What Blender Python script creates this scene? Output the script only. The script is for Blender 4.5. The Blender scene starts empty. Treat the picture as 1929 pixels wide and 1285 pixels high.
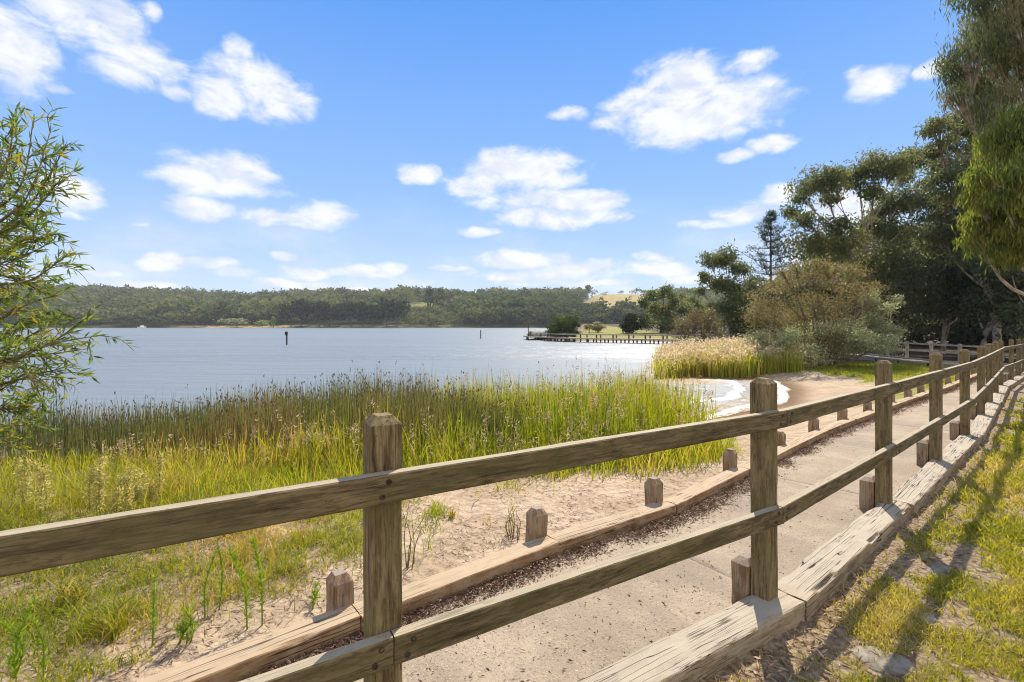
import bpy, math, random
import numpy as np
from mathutils import Vector, Matrix, noise as mnoise

# ------------------------------------------------------------------ camera, sky, sun
scene = bpy.context.scene
R = math.radians
FPX, CX, HY, CAMZ = 900.0, 964.5, 612.0, 1.5        # focal length in photo pixels, optical axis, horizon row, eye height
SUN_AZ, SUN_EL = R(21), R(47)                        # azimuth to the right of +Y

cam_d = bpy.data.cameras.new('camera')
cam = bpy.data.objects.new('camera', cam_d)
scene.collection.objects.link(cam)
cam.location = (0, 0, CAMZ)
cam.rotation_euler = (R(90), 0, 0)
cam_d.sensor_width = 36
cam_d.lens = FPX / 1929 * 36
cam_d.shift_y = -(642.5 - HY) / 1929
cam_d.clip_start = 0.05
cam_d.clip_end = 6000
scene.camera = cam

scene.view_settings.view_transform = 'Standard'
scene.view_settings.look = 'None'
scene.view_settings.gamma = 1
scene.view_settings.exposure = 0.84
scene.cycles.denoising_prefilter = 'ACCURATE'
scene.cycles.max_bounces = 8
scene.cycles.filter_width = 1.1

sun_d = bpy.data.lights.new('sun', 'SUN')
sun_d.energy = 4.8
sun_d.angle = R(0.55)
sun_d.color = (1.0, 0.89, 0.73)
sun = bpy.data.objects.new('sun', sun_d)
scene.collection.objects.link(sun)
sdir = Vector((math.sin(SUN_AZ) * math.cos(SUN_EL), math.cos(SUN_AZ) * math.cos(SUN_EL), math.sin(SUN_EL)))
sun.rotation_euler = sdir.to_track_quat('Z', 'Y').to_euler()
sun.location = sdir * 100


class NT:
    """small helper round a node tree"""
    def __init__(s, tree):
        s.t = tree
    def n(s, kind, **kw):
        x = s.t.nodes.new(kind)
        for k, v in kw.items():
            setattr(x, k, v)
        return x
    def link(s, a, b):
        s.t.links.new(a, b)
    def put(s, sock, v):
        if isinstance(v, bpy.types.NodeSocket):
            s.t.links.new(v, sock)
        elif v is not None:
            if sock.type == 'RGBA' and not isinstance(v, (int, float)) and len(v) == 3:
                v = (*v, 1)
            sock.default_value = v
    def math(s, op, a, b=None, c=None, clamp=False):
        x = s.n('ShaderNodeMath', operation=op, use_clamp=clamp)
        s.put(x.inputs[0], a)
        if b is not None: s.put(x.inputs[1], b)
        if c is not None: s.put(x.inputs[2], c)
        return x.outputs[0]
    def vmath(s, op, a, b=None):
        x = s.n('ShaderNodeVectorMath', operation=op)
        s.put(x.inputs[0], a)
        if b is not None: s.put(x.inputs[1], b)
        return x.outputs['Value'] if op in ('DOT_PRODUCT', 'LENGTH') else x.outputs['Vector']
    def noise(s, vec, scale, detail=4, rough=0.55, dist=0.0):
        x = s.n('ShaderNodeTexNoise')
        if vec is not None: s.put(x.inputs['Vector'], vec)
        x.inputs['Scale'].default_value = scale
        x.inputs['Detail'].default_value = detail
        x.inputs['Roughness'].default_value = rough
        x.inputs['Distortion'].default_value = dist
        return x.outputs['Fac']
    def ss(s, v, lo, hi):
        x = s.n('ShaderNodeMapRange', interpolation_type='SMOOTHSTEP')
        s.put(x.inputs[0], v)
        x.inputs[1].default_value = lo
        x.inputs[2].default_value = hi
        return x.outputs[0]
    def mix(s, f, a, b):
        x = s.n('ShaderNodeMix', data_type='RGBA')
        s.put(x.inputs[0], f)
        s.put(x.inputs[6], a)
        s.put(x.inputs[7], b)
        return x.outputs[2]
    def ramp(s, f, stops, interp='LINEAR'):
        x = s.n('ShaderNodeValToRGB')
        x.color_ramp.interpolation = interp
        els = x.color_ramp.elements
        while len(els) < len(stops): els.new(0.5)
        for e, (p, c) in zip(els, stops):
            e.position = p
            e.color = (*c, 1)
        s.put(x.inputs[0], f)
        return x.outputs[0]
    def attr(s, name):
        return s.n('ShaderNodeAttribute', attribute_name=name).outputs['Fac']


world = bpy.data.worlds.new('World')
scene.world = world
world.use_nodes = True


def build_world():
    t = world.node_tree
    t.nodes.clear()
    k = NT(t)
    sky = k.n('ShaderNodeTexSky', sky_type='NISHITA', sun_disc=False)
    sky.sun_elevation = SUN_EL
    sky.sun_rotation = SUN_AZ
    sky.altitude = 0
    sky.air_density = 1.0
    sky.dust_density = 0.0
    sky.ozone_density = 3.0
    hs = k.n('ShaderNodeHueSaturation')
    hs.inputs['Saturation'].default_value = 1.22
    hs.inputs['Value'].default_value = 1.0
    k.link(sky.outputs[0], hs.inputs['Color'])
    gen = k.n('ShaderNodeTexCoord').outputs['Generated']
    sep = k.n('ShaderNodeSeparateXYZ')
    k.link(gen, sep.inputs[0])
    az = k.math('ARCTAN2', sep.outputs[0], sep.outputs[1])
    el = k.math('ARCSINE', sep.outputs[2])
    comb = k.n('ShaderNodeCombineXYZ')
    k.link(az, comb.inputs[0]); k.link(el, comb.inputs[1])
    # warp of the (azimuth, elevation) coordinates
    nz = k.n('ShaderNodeTexNoise')
    k.link(comb.outputs[0], nz.inputs['Vector'])
    nz.inputs['Scale'].default_value = 14
    nz.inputs['Detail'].default_value = 3
    w = k.vmath('SUBTRACT', nz.outputs['Color'], (0.5, 0.5, 0.5))
    w = k.vmath('MULTIPLY', w, (0.055, 0.03, 0))
    p = k.vmath('ADD', comb.outputs[0], w)
    clouds = [  # centre and half extent (photo pixels), thinness
        (20, 85, 92, 72, 0), (120, 10, 105, 40, 0), (200, 55, 110, 48, 0), (250, 105, 100, 48, .05), (320, 128, 62, 26, .2), (290, 25, 30, 22, .35),
        (452, 92, 42, 24, .4), (485, 172, 108, 50, 0), (430, 195, 60, 26, .1), (335, 172, 42, 14, .35), (100, 160, 36, 12, .4),
        (140, 362, 62, 36, 0), (130, 405, 55, 12, .35),
        (420, 328, 112, 36, -.1), (410, 348, 135, 20, 0), (375, 392, 72, 28, .2), (500, 410, 55, 20, .15), (615, 402, 62, 24, 0), (560, 415, 90, 16, .2),
        (265, 426, 42, 8, .4), (310, 494, 62, 19, .05), (400, 496, 70, 13, .3), (532, 486, 28, 11, .2), (572, 514, 48, 14, .2), (690, 512, 70, 13, .25),
        (735, 504, 38, 13, .15), (450, 516, 50, 12, .3), (190, 516, 44, 9, .3), (270, 541, 70, 8, .1), (560, 537, 80, 10, .3),
        (790, 328, 42, 19, 0), (985, 318, 115, 32, -.1), (925, 348, 95, 24, .1), (1060, 335, 55, 20, .05), (985, 378, 110, 18, .1), (1085, 378, 92, 24, -.05), (1050, 408, 135, 24, .1),
        (902, 436, 55, 11, .25), (985, 490, 88, 18, .1), (1090, 506, 110, 16, .25), (1010, 520, 150, 14, .3), (850, 508, 40, 7, .4),
        (1280, 140, 88, 30, -.05), (1310, 205, 155, 55, -.1), (1210, 200, 80, 32, .1), (1150, 230, 50, 16, .3), (1070, 215, 44, 13, .25), (1330, 245, 100, 20, 0),
        (1410, 118, 62, 22, .15), (1450, 272, 52, 17, .05), (1385, 294, 46, 13, .1), (1655, 155, 60, 32, .05), (1622, 140, 35, 18, .3), (1758, 130, 30, 20, .15),
        (1460, 372, 38, 22, .1), (1400, 402, 85, 20, .2), (1340, 422, 60, 11, .35), (1600, 395, 120, 50, .1), (1255, 506, 82, 17, .2), (1232, 482, 46, 10, .3),
        (1300, 526, 70, 12, .3), (640, 545, 160, 6, .2), (1080, 535, 170, 7, .3), (1550, 470, 90, 30, .2),
    ]
    m = None
    for (x, y, rx, ry, thin) in clouds:
        X = x - CX
        a = math.atan2(X, FPX)
        b = math.atan2(HY - y, math.hypot(FPX, X))
        h = math.hypot(FPX, X)
        ra = 1.12 * rx * FPX / (h * h)
        rb = 1.16 * ry / h
        d = k.vmath('SUBTRACT', p, (a, b, 0))
        d = k.vmath('MULTIPLY', d, (1 / ra, 1 / rb, 0))
        d = k.vmath('DOT_PRODUCT', d, d)
        if y > 465: thin -= .18
        if thin: d = k.math('ADD', d, thin)
        m = d if m is None else k.math('SMOOTH_MIN', m, d, 0.25)
    e = k.math('SUBTRACT', 1.0, m)
    st = k.vmath('MULTIPLY', comb.outputs[0], (1, 1.9, 1))
    f1 = k.noise(st, 11, 7, 0.62, 0.4)
    e2 = k.math('MULTIPLY_ADD', k.math('SUBTRACT', f1, 0.5), 2.5, e)
    f2 = k.noise(k.vmath('MULTIPLY', comb.outputs[0], (1, 1.5, 1)), 34, 5, 0.6, 0.2)
    e2 = k.math('MULTIPLY_ADD', k.math('SUBTRACT', f2, 0.5), .55, e2)
    dens = k.ss(e2, -0.12, 1.0)
    # general thin veil towards the horizon
    low = k.ss(el, 0.30, 0.0)
    veil = k.noise(st, 5, 6, 0.6)
    veil = k.math('MULTIPLY', k.ss(veil, 0.42, 0.75), k.math('MULTIPLY', low, 0.85))
    dens = k.math('MAXIMUM', dens, veil)
    # cloud brightness: whiter where thick and towards the tops, greyer undersides
    shade = k.noise(k.vmath('ADD', st, (0.0, -0.03, 3.0)), 9, 5, 0.6)
    fu = k.noise(k.vmath('ADD', st, (0.012, 0.028, 0)), 11, 7, 0.62, 0.4)
    relief = k.math('SUBTRACT', f1, fu)
    sh = k.math('MULTIPLY_ADD', relief, 1.1, shade)
    c = k.mix(k.ss(sh, 0.34, 0.62), (3.95, 4.15, 4.55), (4.85, 4.85, 4.85))
    grad = k.ramp(k.math('MULTIPLY', el, 1.25), [(0.0, (3.2, 3.8, 4.65)), (.12, (2.45, 3.3, 4.65)), (.32, (1.42, 2.55, 4.6)), (.72, (.56, 1.7, 4.4)), (1, (.45, 1.4, 4.0))])
    sky_w = k.mix(0.93, hs.outputs[0], grad)
    col = k.mix(k.math('MULTIPLY', dens, 0.93), sky_w, c)
    # fill light added as an unseen bright cloud bank behind the viewer
    back = k.ss(k.math('ABSOLUTE', az), R(95), R(135))
    bank = k.math('MULTIPLY', back, k.math('MULTIPLY', k.ss(k.noise(k.vmath('MULTIPLY', gen, (1, 1, 1.6)), 2.2, 6, .6), .30, .52), k.ss(el, -.05, .12)))
    col = k.mix(bank, col, (7.2, 6.9, 6.4))
    bg = k.n('ShaderNodeBackground')
    bg.inputs['Strength'].default_value = 0.12
    k.link(col, bg.inputs['Color'])
    out = k.n('ShaderNodeOutputWorld')
    k.link(bg.outputs[0], out.inputs['Surface'])


build_world()

# ------------------------------------------------------------------ helpers
COL = scene.collection


def at(px, py, Y):
    """world point seen at photo pixel (px, py) at depth Y"""
    return np.array([(px - CX) * Y / FPX, Y, CAMZ - (py - HY) * Y / FPX])


def tag(o, label=None, cat=None, group=None, kind=None):
    if label: o['label'] = label
    if cat: o['category'] = cat
    if group: o['group'] = group
    if kind: o['kind'] = kind
    return o


def thing(name, loc, label, cat, group=None):
    o = bpy.data.objects.new(name, None)
    o.empty_display_size = 0.2
    o.location = loc
    COL.objects.link(o)
    return tag(o, label, cat, group)


class MB:
    """collects quads and triangles (numpy) for ONE mesh object"""
    def __init__(s):
        s.v, s.q, s.t, s.tone, s.qm, s.tm, s.n = [], [], [], [], [], [], 0
    def add(s, v, q=None, t=None, tone=0.5, mi=0):
        v = np.asarray(v, float).reshape(-1, 3)
        s.v.append(v)
        s.tone.append(np.broadcast_to(np.asarray(tone, float), (len(v),)).copy())
        if q is not None and len(q):
            s.q.append(np.asarray(q, np.int64) + s.n); s.qm.append(np.full(len(q), mi))
        if t is not None and len(t):
            s.t.append(np.asarray(t, np.int64) + s.n); s.tm.append(np.full(len(t), mi))
        s.n += len(v)
    def build(s, name, mats, parent=None, loc=None, smooth=False, attrs=None):
        me = bpy.data.meshes.new(name)
        v = np.concatenate(s.v) if s.v else np.zeros((0, 3))
        org = np.array(parent.location) if (parent is not None and loc is None) else np.array(loc if loc is not None else (0, 0, 0), float)
        q = np.concatenate(s.q) if s.q else np.zeros((0, 4), np.int64)
        t = np.concatenate(s.t) if s.t else np.zeros((0, 3), np.int64)
        me.vertices.add(len(v))
        me.vertices.foreach_set('co', (v - org).astype(np.float32).ravel())
        nl = q.size + t.size
        me.loops.add(nl)
        me.loops.foreach_set('vertex_index', np.concatenate([q.ravel(), t.ravel()]).astype(np.int32))
        me.polygons.add(len(q) + len(t))
        starts = np.concatenate([np.arange(len(q)) * 4, q.size + np.arange(len(t)) * 3]).astype(np.int32)
        me.polygons.foreach_set('loop_start', starts)
        me.polygons.foreach_set('loop_total', np.concatenate([np.full(len(q), 4), np.full(len(t), 3)]).astype(np.int32))
        mi = np.concatenate(s.qm + s.tm) if (s.qm or s.tm) else np.zeros(0)
        me.polygons.foreach_set('material_index', mi.astype(np.int32))
        me.polygons.foreach_set('use_smooth', np.full(len(q) + len(t), smooth))
        a = me.attributes.new('tone', 'FLOAT', 'POINT')
        a.data.foreach_set('value', np.concatenate(s.tone).astype(np.float32))
        for k_, arr in (attrs or {}).items():
            a = me.attributes.new(k_, 'FLOAT', 'POINT')
            a.data.foreach_set('value', np.asarray(arr, np.float32))
        me.update(calc_edges=True)
        me.validate()
        for m_ in (mats if isinstance(mats, (list, tuple)) else [mats]):
            me.materials.append(m_)
        o = bpy.data.objects.new(name, me)
        COL.objects.link(o)
        if parent is not None:
            o.parent = parent
            o.location = (0, 0, 0) if loc is None else loc
        else:
            o.location = org
        return o


def norm(a):
    return a / np.maximum(np.linalg.norm(a, axis=-1, keepdims=True), 1e-9)


def leaves(mb, c, d, L, W, tone, rng, mi=0):
    n = len(c)
    d = norm(d)
    s = norm(np.cross(d, rng.normal(size=(n, 3))))
    L = np.broadcast_to(L, (n,))[:, None]; W = np.broadcast_to(W, (n,))[:, None]
    v = np.stack([c, c + d * L * .42 + s * W * .5, c + d * L, c + d * L * .42 - s * W * .5], 1)
    q = np.arange(n * 4).reshape(n, 4)
    mb.add(v, q, None, np.repeat(np.broadcast_to(tone, (n,)), 4), mi)


def blades(mb, base, h, w, bend, tone, rng, mi=0, az=None):
    """curved tapering grass or reed blades"""
    n = len(base)
    a = rng.uniform(0, 2 * np.pi, n) if az is None else az
    lean = np.stack([np.cos(a), np.sin(a), np.zeros(n)], 1)
    b = rng.uniform(0, 2 * np.pi, n)
    side = np.stack([np.cos(b), np.sin(b), np.zeros(n)], 1)
    up = np.array([0, 0, 1.0])
    rows = []
    for t_, wk in ((0, .8), (.4, 1), (.75, .65)):
        p = base + up * (h * t_ * (1 - .25 * np.abs(bend) * t_))[:, None] + lean * (bend * h * t_ ** 2)[:, None]
        rows += [p - side * (w * wk * .5)[:, None], p + side * (w * wk * .5)[:, None]]
    tip = base + up * (h * (1 - .25 * np.abs(bend)))[:, None] + lean * (bend * h)[:, None]
    v = np.stack(rows + [tip], 1)
    i = np.arange(n)[:, None] * 7
    q = np.concatenate([i + np.array([[0, 1, 3, 2]]), i + np.array([[2, 3, 5, 4]])])
    t = i + np.array([[4, 5, 6]])
    mb.add(v, q, t, np.repeat(np.broadcast_to(tone, (n,)), 7), mi)
    return tip


def tube(mb, pts, rad, seg=6, mi=0, tone=.5):
    pts = np.asarray(pts, float); n = len(pts)
    rad = np.broadcast_to(rad, (n,))
    tg = norm(np.gradient(pts, axis=0))
    ref = np.where(np.abs(tg[:, 2:3]) > .9, np.array([[1., 0, 0]]), np.array([[0, 0, 1.]]))
    a = norm(np.cross(tg, ref)); b = np.cross(tg, a)
    th = np.arange(seg) * 2 * np.pi / seg
    v = pts[:, None] + rad[:, None, None] * (np.cos(th)[None, :, None] * a[:, None] + np.sin(th)[None, :, None] * b[:, None])
    idx = np.arange(n * seg).reshape(n, seg)
    q = np.stack([idx[:-1], np.roll(idx[:-1], -1, 1), np.roll(idx[1:], -1, 1), idx[1:]], -1).reshape(-1, 4)
    mb.add(v, q, None, tone, mi)


def spline(pts, n):
    """Catmull-Rom through the points"""
    p = np.asarray(pts, float)
    if len(p) == 2:
        return p[0] + (p[1] - p[0]) * np.linspace(0, 1, n)[:, None]
    p = np.vstack([2 * p[0] - p[1], p, 2 * p[-1] - p[-2]])
    u = np.linspace(0, len(p) - 3 - 1e-6, n)
    i = u.astype(int); f = (u - i)[:, None]
    a, b, c, d = p[i], p[i + 1], p[i + 2], p[i + 3]
    return .5 * (2 * b + (c - a) * f + (2 * a - 5 * b + 4 * c - d) * f ** 2 + (3 * b - a - 3 * c + d) * f ** 3)


def box(mb, c, sx, sy, sz, xd=(1, 0, 0), mi=0):
    """box of full size sx (along xd), sy, sz centred on c"""
    x = np.array(xd, float); x /= np.linalg.norm(x)
    z = np.array([0, 0, 1.0]); y = np.cross(z, x); y /= np.linalg.norm(y); z = np.cross(x, y)
    v = [np.array(c) + x * sx * i / 2 + y * sy * j / 2 + z * sz * l / 2 for l in (-1, 1) for j in (-1, 1) for i in (-1, 1)]
    mb.add(v, [[0, 2, 3, 1], [4, 5, 7, 6], [0, 1, 5, 4], [2, 6, 7, 3], [0, 4, 6, 2], [1, 3, 7, 5]], None, .5, mi)


def vnoise(x, y, seed=0):
    """smooth 2-D value noise, 0..1 (numpy)"""
    xi = np.floor(x).astype(np.int64); yi = np.floor(y).astype(np.int64)
    fx = x - xi; fy = y - yi
    fx = fx * fx * (3 - 2 * fx); fy = fy * fy * (3 - 2 * fy)
    def hsh(a, b):
        h = (a * 374761393 + b * 668265263 + seed * 974634757) & 0xffffffff
        h = ((h ^ (h >> 13)) * 1274126177) & 0xffffffff
        return ((h ^ (h >> 16)) & 0xffff) / 65535.0
    a, b, c, d = hsh(xi, yi), hsh(xi + 1, yi), hsh(xi, yi + 1), hsh(xi + 1, yi + 1)
    return (a + (b - a) * fx) * (1 - fy) + (c + (d - c) * fx) * fy


def fbm(x, y, oct=4, seed=0):
    r, a, t = 0, .5, 0
    for i in range(oct):
        r = r + a * vnoise(x, y, seed + i); t += a; a *= .5; x = x * 2.03 + 7.1; y = y * 2.03 + 3.7
    return r / t


def sst(x, a, b):
    t = np.clip((x - a) / (b - a), 0, 1)
    return t * t * (3 - 2 * t)


# ------------------------------------------------------------------ materials
def mat(name):
    m = bpy.data.materials.new(name)
    m.use_nodes = True
    m.node_tree.nodes.clear()
    k = NT(m.node_tree)
    out = k.n('ShaderNodeOutputMaterial')
    return m, k, out


def principled(k, col, rough=.8, spec=.3, normal=None):
    b = k.n('ShaderNodeBsdfPrincipled')
    k.put(b.inputs['Base Color'], col)
    k.put(b.inputs['Roughness'], rough)
    k.put(b.inputs['Specular IOR Level'], spec)
    if normal is not None: k.link(normal, b.inputs['Normal'])
    return b


def bump(k, h, strength, dist):
    b = k.n('ShaderNodeBump')
    b.inputs['Strength'].default_value = strength
    b.inputs['Distance'].default_value = dist
    k.link(h, b.inputs['Height'])
    return b.outputs[0]


def leafmat(name, cols, transl=.4, rough=.55, tone_w=.5, spec=.25):
    m, k, out = mat(name)
    rnd = k.n('ShaderNodeNewGeometry').outputs['Random Per Island']
    f = k.math('MULTIPLY_ADD', k.attr('tone'), tone_w, k.math('MULTIPLY', rnd, 1 - tone_w))
    n = len(cols)
    c = k.ramp(f, [(.12 + .76 * i / (n - 1), cc) for i, cc in enumerate(cols)])
    b = principled(k, c, rough, spec)
    tr = k.n('ShaderNodeBsdfTranslucent')
    hs = k.n('ShaderNodeHueSaturation')
    hs.inputs['Hue'].default_value = .49
    hs.inputs['Saturation'].default_value = 1.1
    hs.inputs['Value'].default_value = 1.5
    k.link(c, hs.inputs['Color'])
    k.link(hs.outputs[0], tr.inputs['Color'])
    mx = k.n('ShaderNodeMixShader')
    mx.inputs[0].default_value = transl
    k.link(b.outputs[0], mx.inputs[1]); k.link(tr.outputs[0], mx.inputs[2])
    k.link(mx.outputs[0], out.inputs['Surface'])
    return m


def woodmat(name, dark, light, stain, stain_amt=.5, crack=.5, grey=None, grain=26, bstr=.6, top_tone=None, crs=26):
    """weathered timber, grain along the object's local X"""
    m, k, out = mat(name)
    tc = k.n('ShaderNodeTexCoord').outputs['Object']
    rnd = k.n('ShaderNodeObjectInfo').outputs['Random']
    off = k.n('ShaderNodeCombineXYZ')
    for i, s_ in enumerate((31., 17., 11.)):
        k.link(k.math('MULTIPLY', rnd, s_), off.inputs[i])
    p = k.vmath('ADD', tc, off.outputs[0])
    warp = k.n('ShaderNodeTexNoise')
    k.link(p, warp.inputs['Vector'])
    warp.inputs['Scale'].default_value = 5
    warp.inputs['Detail'].default_value = 2
    pw = k.vmath('ADD', p, k.vmath('MULTIPLY', k.vmath('SUBTRACT', warp.outputs['Color'], (.5, .5, .5)), (.06, .014, .014)))
    ps = k.vmath('MULTIPLY', pw, (.11, 1, 1))
    fine = k.noise(ps, grain * 5, 5, .7)
    mid = k.noise(ps, grain, 4, .6, .5)
    big = k.noise(p, 4.5, 4, .6)
    blot = k.noise(p, 17, 5, .65)
    g = k.math('MULTIPLY_ADD', mid, .6, k.math('MULTIPLY', fine, .4))
    c = k.mix(k.ss(g, .38, .62), dark, light)
    fl = k.noise(k.vmath('MULTIPLY', pw, (.2, 1, 1)), 75, 4, .7)
    c = k.mix(k.math('MULTIPLY', k.ss(fl, .54, .66), .6), c, tuple(x * .5 for x in dark))
    c = k.mix(k.math('MULTIPLY', k.ss(big, .42, .66), stain_amt), c, stain)
    c = k.mix(k.math('MULTIPLY', k.ss(blot, .6, .78), .45), c, tuple(x * .42 for x in dark))
    if grey:
        c = k.mix(k.math('MULTIPLY', k.ss(k.noise(p, 9, 4, .6), .42, .7), .7), c, grey)
    # upper faces mixed towards a separate tone
    if top_tone:
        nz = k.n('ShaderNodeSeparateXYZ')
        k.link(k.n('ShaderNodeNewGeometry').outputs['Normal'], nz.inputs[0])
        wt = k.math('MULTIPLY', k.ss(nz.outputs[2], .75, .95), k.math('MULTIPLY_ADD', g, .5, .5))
        c = k.mix(wt, c, top_tone)
    # cracks: thin level lines of a stretched noise, only in places
    pc = k.vmath('MULTIPLY', k.vmath('ADD', p, k.vmath('MULTIPLY', k.vmath('SUBTRACT', warp.outputs['Color'], (.5, .5, .5)), (0, .010, .010))), (.020, 1, 1))
    cn = k.noise(pc, crs, 1.5, .5, .2)
    cr = k.ss(k.math('ABSOLUTE', k.math('SUBTRACT', cn, .5)), .012, .003)
    where = k.ss(k.noise(p, 2.4, 2, .5), .42, .52)
    cr = k.math('MULTIPLY', cr, where)
    cn2 = k.noise(k.vmath('MULTIPLY', pc, (1.3, 1, 1)), crs * 2.3, 1.5, .5, .2)
    cr2 = k.math('MULTIPLY', k.ss(k.math('ABSOLUTE', k.math('SUBTRACT', cn2, .5)), .014, .004), k.ss(k.noise(p, 3.1, 2, .5), .56, .44))
    cr = k.math('MAXIMUM', cr, k.math('MULTIPLY', cr2, .75))
    c = k.mix(k.math('MULTIPLY', cr, crack), c, (.018, .013, .009))
    sp = k.ss(k.noise(p, 60, 2, .5), .69, .75)
    c = k.mix(k.math('MULTIPLY', sp, .5), c, (.03, .022, .014))
    h = k.math('MULTIPLY_ADD', cr, -1.4 * crack, g)
    b = principled(k, c, .82, .22, bump(k, h, bstr, .006))
    k.link(b.outputs[0], out.inputs['Surface'])
    return m


def plainmat(name, c1, c2, scale=8, rough=.8, bstr=.3, bdist=.02, spec=.2, gen=False, lo=.35, hi=.65):
    m, k, out = mat(name)
    tc = k.n('ShaderNodeTexCoord').outputs['Object']
    n = k.noise(tc, scale, 5, .6)
    b = principled(k, k.mix(k.ss(n, lo, hi), c1, c2), rough, spec, bump(k, n, bstr, bdist))
    k.link(b.outputs[0], out.inputs['Surface'])
    return m


M = {}
M['rail'] = woodmat('weathered rail timber', (.066, .046, .021), (.21, .152, .076), (.105, .09, .032), .6, .45, grain=34, top_tone=(.37, .32, .235))
M['post'] = woodmat('weathered post timber', (.095, .064, .029), (.27, .195, .10), (.16, .135, .048), .6, .6, grain=34)
M['sleeper'] = woodmat('grey cracked sleeper', (.16, .115, .065), (.36, .275, .175), (.28, .18, .09), .45, 1.0, grey=(.33, .28, .205), grain=24, bstr=1.0, top_tone=(.345, .305, .24), crs=20)
M['edging'] = woodmat('kerb timber', (.17, .098, .046), (.37, .235, .12), (.27, .15, .065), .5, .8, grey=(.36, .27, .18), grain=24, bstr=.7, top_tone=(.38, .30, .205), crs=18)
M['stub'] = woodmat('stub timber', (.17, .10, .055), (.38, .25, .15), (.22, .165, .09), .5, .7, grey=(.29, .235, .175), grain=26, top_tone=(.24, .215, .185))
M['bolt'] = plainmat('bolt steel', (.025, .02, .015), (.07, .055, .04), 60, .5, .1)
M['oldwood'] = plainmat('grey boardwalk timber', (.25, .215, .165), (.42, .37, .30), 12, .85)
M['darkwood'] = plainmat('dark wet timber', (.025, .022, .02), (.06, .052, .045), 12, .8)
M['deck'] = plainmat('deck boards', (.36, .29, .21), (.50, .42, .32), 10, .85)
M['bark_pale'] = plainmat('pale smooth bark', (.16, .12, .085), (.42, .36, .29), 3.5, .8, .4, .02)
M['bark_dark'] = plainmat('dark rough bark', (.035, .028, .02), (.10, .08, .06), 7, .9, .8, .04)
M['twig'] = plainmat('twig bark', (.10, .075, .045), (.22, .17, .10), 12, .8)
M['rock'] = plainmat('grey rock', (.18, .17, .15), (.38, .36, .32), 3, .9, .8, .08)
M['flagstone'] = plainmat('flat stone', (.13, .115, .09), (.25, .22, .18), 14, .9, .6, .012)
M['boatwhite'] = plainmat('white hull paint', (.7, .7, .7), (.82, .82, .82), 4, .4, .0)

M['willow'] = leafmat('willow leaves', [(.05, .085, .02), (.085, .14, .028), (.13, .19, .035), (.20, .235, .04), (.34, .25, .03)], .45, tone_w=.45)
M['gum_dark'] = leafmat('gum leaves dark', [(.048, .068, .03), (.088, .113, .045), (.14, .165, .06), (.18, .14, .06)], .44)
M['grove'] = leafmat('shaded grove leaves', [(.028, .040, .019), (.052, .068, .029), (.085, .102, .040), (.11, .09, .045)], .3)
M['gum_lit'] = leafmat('gum leaves light', [(.06, .085, .02), (.12, .16, .03), (.19, .23, .04), (.24, .20, .05)], .5)
M['gum_mid'] = leafmat('gum leaves mid', [(.055, .076, .031), (.097, .125, .046), (.15, .175, .06), (.19, .15, .06)], .44)
M['pine'] = leafmat('pine needles', [(.035, .05, .03), (.06, .08, .042), (.09, .11, .055)], .3)
M['bush_brown'] = leafmat('sallow leaves brown', [(.105, .105, .042), (.165, .155, .056), (.22, .165, .068), (.20, .21, .08)], .48)
M['bush_grey'] = leafmat('sallow leaves grey green', [(.15, .175, .09), (.25, .275, .145), (.37, .39, .23)], .5)
M['far_leaf'] = leafmat('far wood leaves', [(.036, .052, .022), (.066, .085, .034), (.10, .116, .045), (.14, .146, .06)], .35, rough=.9, tone_w=.8, spec=0.0)
M['far_dark'] = leafmat('far dark tree leaves', [(.020, .034, .020), (.032, .046, .025), (.048, .060, .030)], .12, rough=.9, spec=0.0)
M['shrub_lime'] = leafmat('bright shrub leaves', [(.10, .15, .03), (.17, .23, .05), (.25, .29, .08)], .4)
M['shrub_green'] = leafmat('green shrub leaves', [(.025, .045, .010), (.055, .085, .018), (.10, .135, .025)], .35)
M['reed'] = leafmat('reed blades', [(.10, .13, .018), (.18, .22, .024), (.29, .30, .035), (.36, .28, .07)], .55, tone_w=.6)
M['rush'] = leafmat('rush stems', [(.055, .064, .021), (.10, .11, .030), (.155, .15, .042), (.20, .125, .062)], .42, tone_w=.6)
M['plume'] = leafmat('reed plumes', [(.20, .155, .085), (.32, .25, .145), (.44, .355, .22)], .45)
M['rush_head'] = leafmat('rush heads', [(.07, .05, .03), (.13, .09, .05)], .2)
M['lawn'] = leafmat('lawn blades', [(.13, .15, .02), (.24, .25, .03), (.36, .33, .045), (.44, .35, .14)], .5, tone_w=.55)
M['dry'] = leafmat('dry grass', [(.13, .17, .018), (.25, .26, .03), (.38, .30, .06), (.46, .34, .13)], .5, tone_w=.6)
M['green'] = leafmat('green grass', [(.11, .155, .016), (.20, .25, .024), (.31, .31, .035), (.38, .31, .08)], .5, tone_w=.6)
M['weed'] = leafmat('weed leaves', [(.11, .18, .02), (.18, .27, .03), (.28, .34, .05)], .5)
M['seedweed'] = leafmat('seeding weed', [(.26, .25, .06), (.42, .38, .12), (.58, .52, .26)], .5)
M['litter'] = leafmat('leaf litter', [(.05, .030, .021), (.105, .056, .038), (.17, .10, .065), (.38, .29, .20)], .1, .8)
M['bark_litter'] = leafmat('bark and leaf litter', [(.10, .06, .035), (.20, .12, .07), (.33, .23, .14), (.42, .33, .23)], .1, .8)


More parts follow.
